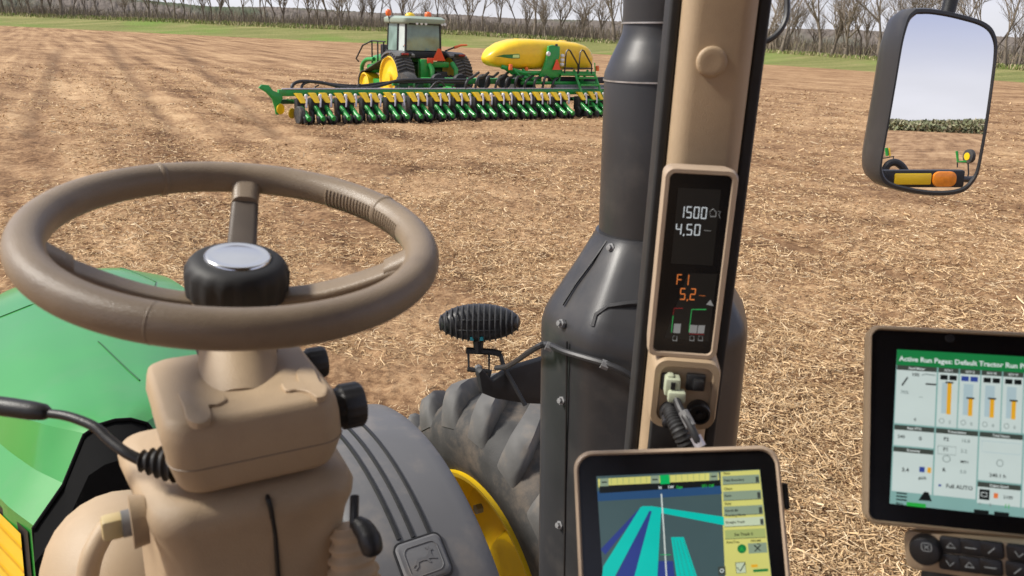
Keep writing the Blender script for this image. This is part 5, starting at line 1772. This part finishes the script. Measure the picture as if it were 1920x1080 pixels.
# centre frame with blowers and tyres below the tank
bar(4.6, 9.6, 2.1, 1.22, .5, .2, 'centre_frame', 'green_far')
bar(3.2, 5.6, 1.7, 1.12, .16, .10, 'wing_brace', 'green_far')
bar(9.8, 13.2, 1.6, 1.30, .3, .24, 'folding_wing', 'rubber_black')
bar(9.8, 13.2, 1.3, 1.08, .2, .14, 'folding_wing', 'grey_part')
for s in (3.5, 4.1, 4.7):
    MB().box(Q(s, 1.5, 1.06), (.35, .2, .3), BAR, HD, Z3).build('valve_block', 'green_shadow', planter, bevel=.03)
for s in (5.0, 5.9, 6.9, 7.8, 8.6):
    MB().lathe(Q(s, 1.75, 1.22), HD, [(.12, -.1), (.26, -.1), (.28, 0), (.26, .1), (.12, .1)], n=18).build('blower', 'rubber_black', planter)
for s in (4.2, 9.2):
    MB().lathe(Q(s, 2.6, .75), BAR, [(.35, -.2), (.7, -.2), (.75, 0), (.7, .2), (.35, .2)], n=24).build('support_wheel', 'tyre', planter)
MB().box(Q(6.6, 4.8, .75), (.3, 6.0, .25), BAR, HD, Z3).build('drawbar', 'green_far', planter, bevel=.03)
# yellow tank
TC = P(1010, 104, 31.2)
HWT, HDT, HHT = 2.52, .75, .56
rings = []
TX = [-2.5, -2.4, -2.2, -1.8, -1.3, -.7, 0, .8, 1.5, 1.95, 2.2, 2.36, 2.43]
TZT = [-.10, .04, .22, .44, .57, .61, .60, .585, .54, .44, .30, .12, -.08]
TZB = [-.20, -.33, -.42, -.49, -.52, -.53, -.53, -.53, -.53, -.52, -.50, -.45, -.34]
TYD = [.15, .32, .48, .62, .70, .74, .75, .75, .73, .67, .56, .42, .22]
for x in np.linspace(-2.5, 2.43, 34):
    zt, zb, yd = np.interp(x, TX, TZT), np.interp(x, TX, TZB), np.interp(x, TX, TYD)
    zm, zh = (zt + zb) / 2, (zt - zb) / 2
    rings.append([TC + BAR * x + HD * (yd * cg) + Z3 * (zm + zh * sg) for cg, sg in ((math.copysign(abs(cos(g)) ** .55, cos(g)), math.copysign(abs(sin(g)) ** .6, sin(g))) for g in np.linspace(0, 2 * pi, 33)[:-1])])
tank = MB().loft(rings).build('tank', 'yellow', planter, smooth=60)
for sx in (-1.0, 1.1):
    MB().lathe(TC + BAR * sx + Z3 * (HHT + .0), Z3, [(.18, 0), (.18, .02), (.15, .035), (0, .04)], n=16).build('tank_lid', 'yellow', tank)
M['decal_green'] = mat('green_decal', (.03, .2, .04), .4)
def tank_y(x, z):
    zt, zb, yd = np.interp(x, TX, TZT), np.interp(x, TX, TZB), np.interp(x, TX, TYD)
    sg = min(1.0, abs((z - (zt + zb) / 2) / ((zt - zb) / 2)))
    return float(yd * math.sqrt(max(0.0, 1 - (sg ** (1 / .6)) ** 2)) ** .55)
def tank_patch(poly, nm, m_, lift):
    vs = [TC + BAR * x + Z3 * z - HD * (tank_y(x, z) + lift) for x, z in poly]
    MB().add(vs, [tuple(range(len(vs)))]).build(nm, m_, tank, smooth=0, fix=False)
tank_patch([(-2.25, -.06), (-1.95, .02), (-1.35, .06), (-1.33, -.10), (-1.7, -.11)], 'tank_decal', 'decal_green', .02)
tank_patch([(-1.62, .02), (-1.37, .035), (-1.36, -.075), (-1.63, -.08)], 'tank_lettering', 'ui_olive', .035)
# frame, tower and sign in front of the tank
def beam(pts, r_, nm, m_='green_far', par=None):
    return MB().tube([TC + BAR * x - HD * y + Z3 * z for x, y, z in pts], r_, n=6).build(nm, m_, par or planter, smooth=50)
beam([(-2.0, .5, -.42), (-1.2, .75, -.62), (2.2, .75, -.62)], .09, 'tank_cradle')
beam([(-1.9, .4, -.40), (-1.4, .7, -.75), (-.4, .8, -.85)], .08, 'tank_cradle')
for x0, x1 in ((-1.6, -1.1), (-1.2, -.6), (-.2, .3), (.6, .4), (1.2, 1.6), (1.9, 1.5)):
    beam([(x0, .72, -.50), (x1, .85, -.98)], .05, 'cradle_strut')
beam([(-1.3, .85, -.98), (2.3, .85, -.98)], .07, 'cradle_rail')
MB().prism([(-.55, -.75), (-.35, -.35), (-.22, .1), (-.2, .38), (.0, .42), (.32, .38), (.34, .05), (.25, -.2), (.45, -.6), (.3, -.8)], TC - HD * .95, BAR, Z3, HD, .12).build('hose_tower', 'green_far', planter, bevel=.02)
MB().prism([(-.02, -.48), (.36, -.48), (.20, -.10), (.14, -.10)], TC - HD * 1.02, BAR, Z3, HD, .02).build('slow_vehicle_sign', 'red', planter)
MB().lathe(TC - HD * .95 + BAR * .15 + Z3 * .4, Z3, [(.06, 0), (.05, .06), (0, .07)], n=10).build('work_light', 'black', planter)
MB().lathe(TC - HD * 1.0 - BAR * .25 + Z3 * .1, -HD, [(.09, 0), (.08, .06), (0, .07)], n=10).build('work_light', 'white', planter)
for k in range(3):
    MB().lathe(TC - HD * .95 + BAR * .46 + Z3 * (-.28 + k * .16), Z3, [(.06, -.06), (.085, 0), (.06, .06)], n=10).build('gauge_bottle', 'white', planter)
for x, z in ((-1.75, -.42), (2.35, -.42)):
    MB().lathe(TC - HD * .75 + BAR * x + Z3 * z, Z3, [(.075, -.1), (.08, 0), (.07, .1), (0, .12)], n=12).build('marker_lamp', 'orange_lamp', planter)
MB().lathe(TC - HD * .7 + BAR * -1.0 + Z3 * -.5, Z3, [(.06, -.08), (.06, .08), (0, .1)], n=12).build('marker_lamp', 'orange_lamp', planter)
# handrails and ladder
for x0 in (.58, 1.25):
    beam([(x0, .98, -.62), (x0 + .02, .98, .18), (x0 + .10, .98, .27), (x0 + .20, .98, .24), (x0 + .62, .98, -.28), (x0 + .64, .98, -.62)], .030, 'handrail', 'black')
beam([(.55, .95, -.42), (1.0, .95, -.42)], .03, 'guard_rail', 'black'); beam([(1.3, .95, -.42), (1.95, .95, -.42)], .03, 'guard_rail', 'black')
beam([(.4, 1.0, -.66), (2.0, 1.0, -.66)], .05, 'platform_edge')
MB().box(TC + BAR * 1.2 - HD * .9 - Z3 * .64, (1.7, .35, .05), BAR, HD, Z3).build('platform', 'green_far', planter)
lx0 = 1.05
for dx in (0, .95):
    beam([(lx0 + dx, 1.05, -.64), (lx0 + dx + .05, 1.7, -1.62)], .05, 'ladder_rail')
for k in range(4):
    t = .12 + k * .27
    MB().box(TC + BAR * (lx0 + .5) - HD * (1.05 + .65 * t) + Z3 * (-.64 - .98 * t), (.95, .2, .065), BAR, HD, Z3).build('ladder_step', 'green_far', planter)
for x in (.18, .62):
    beam([(lx0 + x, 1.75, -1.55), (lx0 + x, 1.8, -2.05)], .03, 'ladder_rail')
for k in range(2):
    MB().box(TC + BAR * (lx0 + .40) - HD * 1.78 + Z3 * (-1.78 - k * .24), (.44, .12, .04), BAR, HD, Z3).build('ladder_step', 'green_far', planter)
beam([(lx0 + .95, 1.0, -.2), (lx0 + 1.0, 1.2, -1.4)], .025, 'ladder_handrail')

# ================================================================== the distant tractor
H2 = V((-sin(radians(34)), cos(radians(34)), 0))
R2v = V((H2.y, -H2.x, 0))
wl = P(727, 138, 32.5)
FO = V((wl.x, wl.y, 0)) + R2v * 1.73
def F(x, y, z): return FO + R2v * x + H2 * y + Z3 * z
ft = empty('track_tractor', F(0, 1.2, 0), 'green tracked tractor with pale cab roof hitched ahead of the planter', 'tractor')
def fbox(x, y, z, sx, sy, sz, nm, m_, par=None, bevel=.04, taper=1.0):
    return MB().box(F(x, y, z), (sx, sy, sz), R2v, H2, Z3, taper).build(nm, m_, par or ft, bevel=bevel)
def belt_path(n=30):
    """outline of a track: drive wheel behind, idler ahead (y, z)"""
    c1, r1, c2, r2 = (0.0, 1.02), .98, (2.55, .62), .58
    pts = []
    for a in np.linspace(radians(262), radians(98), 16): pts.append((c1[0] + r1 * cos(a), c1[1] + r1 * sin(a)))
    for a in np.linspace(radians(98), radians(-90), 14): pts.append((c2[0] + r2 * cos(a), c2[1] + r2 * sin(a)))
    return pts
BP = belt_path()
for sx in (-1.35, 1.35):
    rings = []
    for y, z in BP + [BP[0]]:
        cy, cz = 1.0, .8
        d_ = math.hypot(y - cy, z - cz)
        iy, iz = y - (y - cy) / d_ * .06, z - (z - cz) / d_ * .06
        rings.append([F(sx - .37, y, z), F(sx + .37, y, z), F(sx + .37, iy, iz), F(sx - .37, iy, iz)])
    tr_ = MB().loft(rings, cap=False).build('track_belt', 'tyre', ft, smooth=40)
    for k in range(22):                              # chevron lugs round the rear of the belt
        a = radians(95 + 172 * k / 21)
        for h_ in (-1, 1):
            rg = []
            for t in (0, 1):
                aa = a + .10 * t
                xx_ = sx + h_ * (.02 + .34 * t)
                rg.append([F(xx_, 0 + r_ * cos(aa + da), 1.02 + r_ * sin(aa + da)) for da, r_ in ((-.035, .975), (-.02, 1.045), (.02, 1.045), (.035, .975))])
            MB().loft(rg).build('track_lug', 'lug', tr_, smooth=0)
    s_ = math.copysign(1, sx)
    fx = sx + s_ * .36
    MB().lathe(F(sx, 0, 1.02), R2v * s_, [(.88, -.25), (.90, .0), (.90, .35), (.84, .36), (.80, .28), (.55, .22), (.28, .30), (.24, .40), (.0, .42)], n=40).build('drive_wheel', 'yellow', ft)
    MB().lathe(F(sx, 2.55, .62), R2v * s_, [(.46, -.25), (.50, .0), (.50, .32), (.44, .33), (.36, .24), (.15, .26), (.0, .3)], n=32).build('idler_wheel', 'yellow', ft)
    for y in (.95, 1.7):
        MB().lathe(F(sx, y, .34), R2v * s_, [(.24, -.2), (.27, .0), (.27, .3), (.0, .3)], n=20).build('roller', 'grey_part', ft)
    fbox(sx - s_ * .1, 1.45, .72, .4, 1.3, .36, 'track_frame', 'green_far')
    # fender over the belt
    rings = []
    for a in np.linspace(radians(122), radians(50), 12):
        rings.append([F(sx - s_ * .55, 1.12 * cos(a) * 1.1 + .05, 1.02 + 1.13 * sin(a)), F(sx + s_ * .30, 1.12 * cos(a) * 1.1 + .05, 1.0 + 1.10 * sin(a)), F(sx + s_ * .30, 1.08 * cos(a) * 1.1 + .05, .96 + 1.06 * sin(a)), F(sx - s_ * .55, 1.08 * cos(a) * 1.1 + .05, .98 + 1.08 * sin(a))])
    fd = MB().loft(rings).build('track_fender', 'grey_fender', ft, smooth=50)
    MB().box(F(sx - s_ * .12, -.66, 2.0), (.46, .12, .12), R2v, H2, Z3).build('tail_lamp_box', 'black', fd, bevel=.02)
    MB().box(F(sx - s_ * .05, -.73, 2.01), (.30, .06, .08), R2v, H2, Z3).build('tail_lamp', 'red_dark', fd, bevel=.02)
fbox(0, .3, 1.15, 1.1, 1.6, 1.0, 'rear_housing', 'green_shadow', bevel=.08)
fbox(-.35, -.62, 1.35, .55, .3, .95, 'transmission_case', 'green_far', bevel=.06)
fbox(.15, -.60, 1.62, 1.1, .3, .22, 'hitch_crossarm', 'green_far')
for x in (-.25, .85):
    MB().tube([F(x, -.7, 1.68), F(x + .05, -.95, 1.45), F(x + .02, -1.05, .85)], [.11, .10, .07], n=8).build('lift_arm', 'green_far', ft, smooth=50)
    MB().tube([F(x * .8 + .05, -.5, .75), F(x + .02, -1.35, .62)], .07, n=8).build('draft_link', 'rubber_black', ft)
fbox(.3, -.75, 1.05, .5, .3, .6, 'valve_stack', 'rubber_black')
MB().tube([F(.3, -.75, .8), F(.32, -1.1, .7)], .12, n=12).build('pto_shaft', 'green_far', ft)
for k, x in enumerate((.1, .3, .55, .7)):
    MB().tube(cr([F(x, -.85, 1.2), F(x + .05, -1.2, 1.1), F(x - .1, -1.7, .9)], 5), .035, n=6).build('hydraulic_hose', 'hose', ft)
MB().prism([(-.30, 0), (.30, 0), (.05, .48), (-.05, .48)], F(.16, -.86, 1.78), R2v, Z3, H2, .03).build('slow_vehicle_sign', 'red', ft)
fbox(-.22, -.80, 1.78, .28, .05, .22, 'reflector', 'red')
FO_keep = FO
FO = FO - R2v * .28            # the cab sits towards the left of the frame
# cab
cab_ = fbox(0, .55, 1.98, 1.75, 1.9, .28, 'cab_base', 'rubber_black', bevel=.05)
for x, y in ((-.80, -.30), (.80, -.30), (-.82, 1.35), (.82, 1.35), (-.84, .35), (.84, .35)):
    MB().tube([F(x, y, 2.05), F(x * .96, y * .95, 3.25)], .05, n=6).build('cab_pillar', 'black', ft)
MB().add([F(-.76, -.31, 2.15), F(.76, -.31, 2.15), F(.73, -.29, 3.16), F(-.73, -.29, 3.16)], [(0, 1, 2, 3)]).build('rear_window', 'glass_dark', ft, smooth=0, fix=False)
for x in (-1, 1):
    for y0, y1 in ((-.24, .30), (.40, 1.30)):
        MB().add([F(x * .815, y0, 2.12), F(x * .825, y1, 2.12), F(x * .80, y1, 3.18), F(x * .785, y0, 3.18)], [(0, 1, 2, 3)]).build('side_window', 'glass_pale' if y0 < 0 else 'glass_dark', ft, smooth=0, fix=False)
MB().add([F(-.78, 1.36, 2.15), F(.78, 1.36, 2.15), F(.76, 1.33, 3.16), F(-.76, 1.33, 3.16)], [(0, 1, 2, 3)]).build('windshield', 'glass_dark', ft, smooth=0, fix=False)
fbox(.1, .3, 2.35, .5, .5, .7, 'seat', 'seat', bevel=.08)
rf = MB().loft([ring(rr(1.78, 2.05, .2, n=4), F(0, .5, z), R2v, H2) if k == 0 else ring(rr(1.90 - .25 * (k == 2), 2.2 - .25 * (k == 2), .25, n=4), F(0, .5, z), R2v, H2) for k, z in ((0, 3.17), (1, 3.24), (1.5, 3.38), (2, 3.47))]).build('cab_roof', 'roof', ft, smooth=50)
fbox(0, -.52, 3.20, 1.5, .08, .10, 'lamp_rail', 'black', rf, .01)
for x in (-.42, -.22, -.02, .72, .85):
    MB().lathe(F(x, -.56, 3.20), -H2, [(.055, -.02), (.06, .02), (0, .03)], n=12).build('roof_lamp', 'white', rf)
MB().lathe(F(-.35, .2, 3.46), Z3, [(.20, 0), (.20, .05), (.14, .13), (.0, .16)], n=20).build('gps_dome', 'yellow', rf, smooth=60)
for x, y, z, r_ in ((-.98, .9, 3.50, .12), (.42, .1, 3.46, .14)):
    MB().lathe(F(x, y, z), Z3, [(r_ * .7, -.05), (r_, .02), (r_, .14), (r_ * .7, .2), (0, .22)], n=16).build('beacon', 'orange_lamp', rf, smooth=60)
MB().tube([F(-.92, .9, 3.2), F(-.98, .9, 3.5)], .03, n=6).build('beacon_stalk', 'black', rf)
FO = FO_keep
# hood, side rails, steps, extremity lamps
fh = MB().loft([ring(rr(1.05 - .03 * k, .95 - .10 * k, .16, n=4), F(0, 1.5 + .75 * k, 1.72 - .06 * k), R2v, Z3) for k in range(5)]).build('hood', 'green', ft, smooth=50)
MB().box(F(-.46, 2.2, 2.10), (.12, 1.1, .14), R2v, H2, Z3).build('intake_cover', 'silver', fh, bevel=.05)
fbox(-1.0, 2.6, 1.28, .7, .9, .35, 'fuel_tank', 'green_far', bevel=.1)
MB().tube(cr([F(-1.35, 3.5, 1.0), F(-1.40, 3.35, 1.35), F(-1.40, 2.9, 1.62), F(-1.35, 2.2, 1.68)], 5), .09, n=8).build('front_cover', 'green_far', ft, smooth=60)
for y in (1.75, 2.35, 2.95):
    MB().tube([F(-1.1, y, 1.5), F(-1.1, y, 2.42)], .035, n=6).build('handrail_post', 'black', ft)
MB().tube([F(-1.1, 1.6, 2.42), F(-1.1, 2.95, 2.42), F(-1.28, 3.55, 2.2), F(-1.45, 3.9, 1.62), F(-1.3, 3.95, 1.5)], .035, n=6).build('handrail', 'black', ft)
fbox(-1.0, 1.9, 1.95, .10, .6, .7, 'exhaust_guard', 'black', bevel=.03)
MB().tube([F(.85, -.1, 2.15), F(1.25, -.15, 2.30)], .035, n=6).build('lamp_arm', 'black', ft)
MB().tube([F(1.25, -.15, 2.30), F(1.55, -.2, 2.40), F(1.85, -.2, 2.42)], [.06, .05, .035], n=8).build('extremity_lamp', 'orange_lamp', ft)
MB().tube([F(-.85, -.1, 2.22), F(-1.1, -.15, 2.30)], .035, n=6).build('lamp_arm', 'black', ft)
MB().lathe(F(-.98, -.2, 2.33), -H2, [(.10, -.03), (.12, 0), (.10, .05), (0, .06)], n=14).build('extremity_lamp', 'orange_lamp', ft)
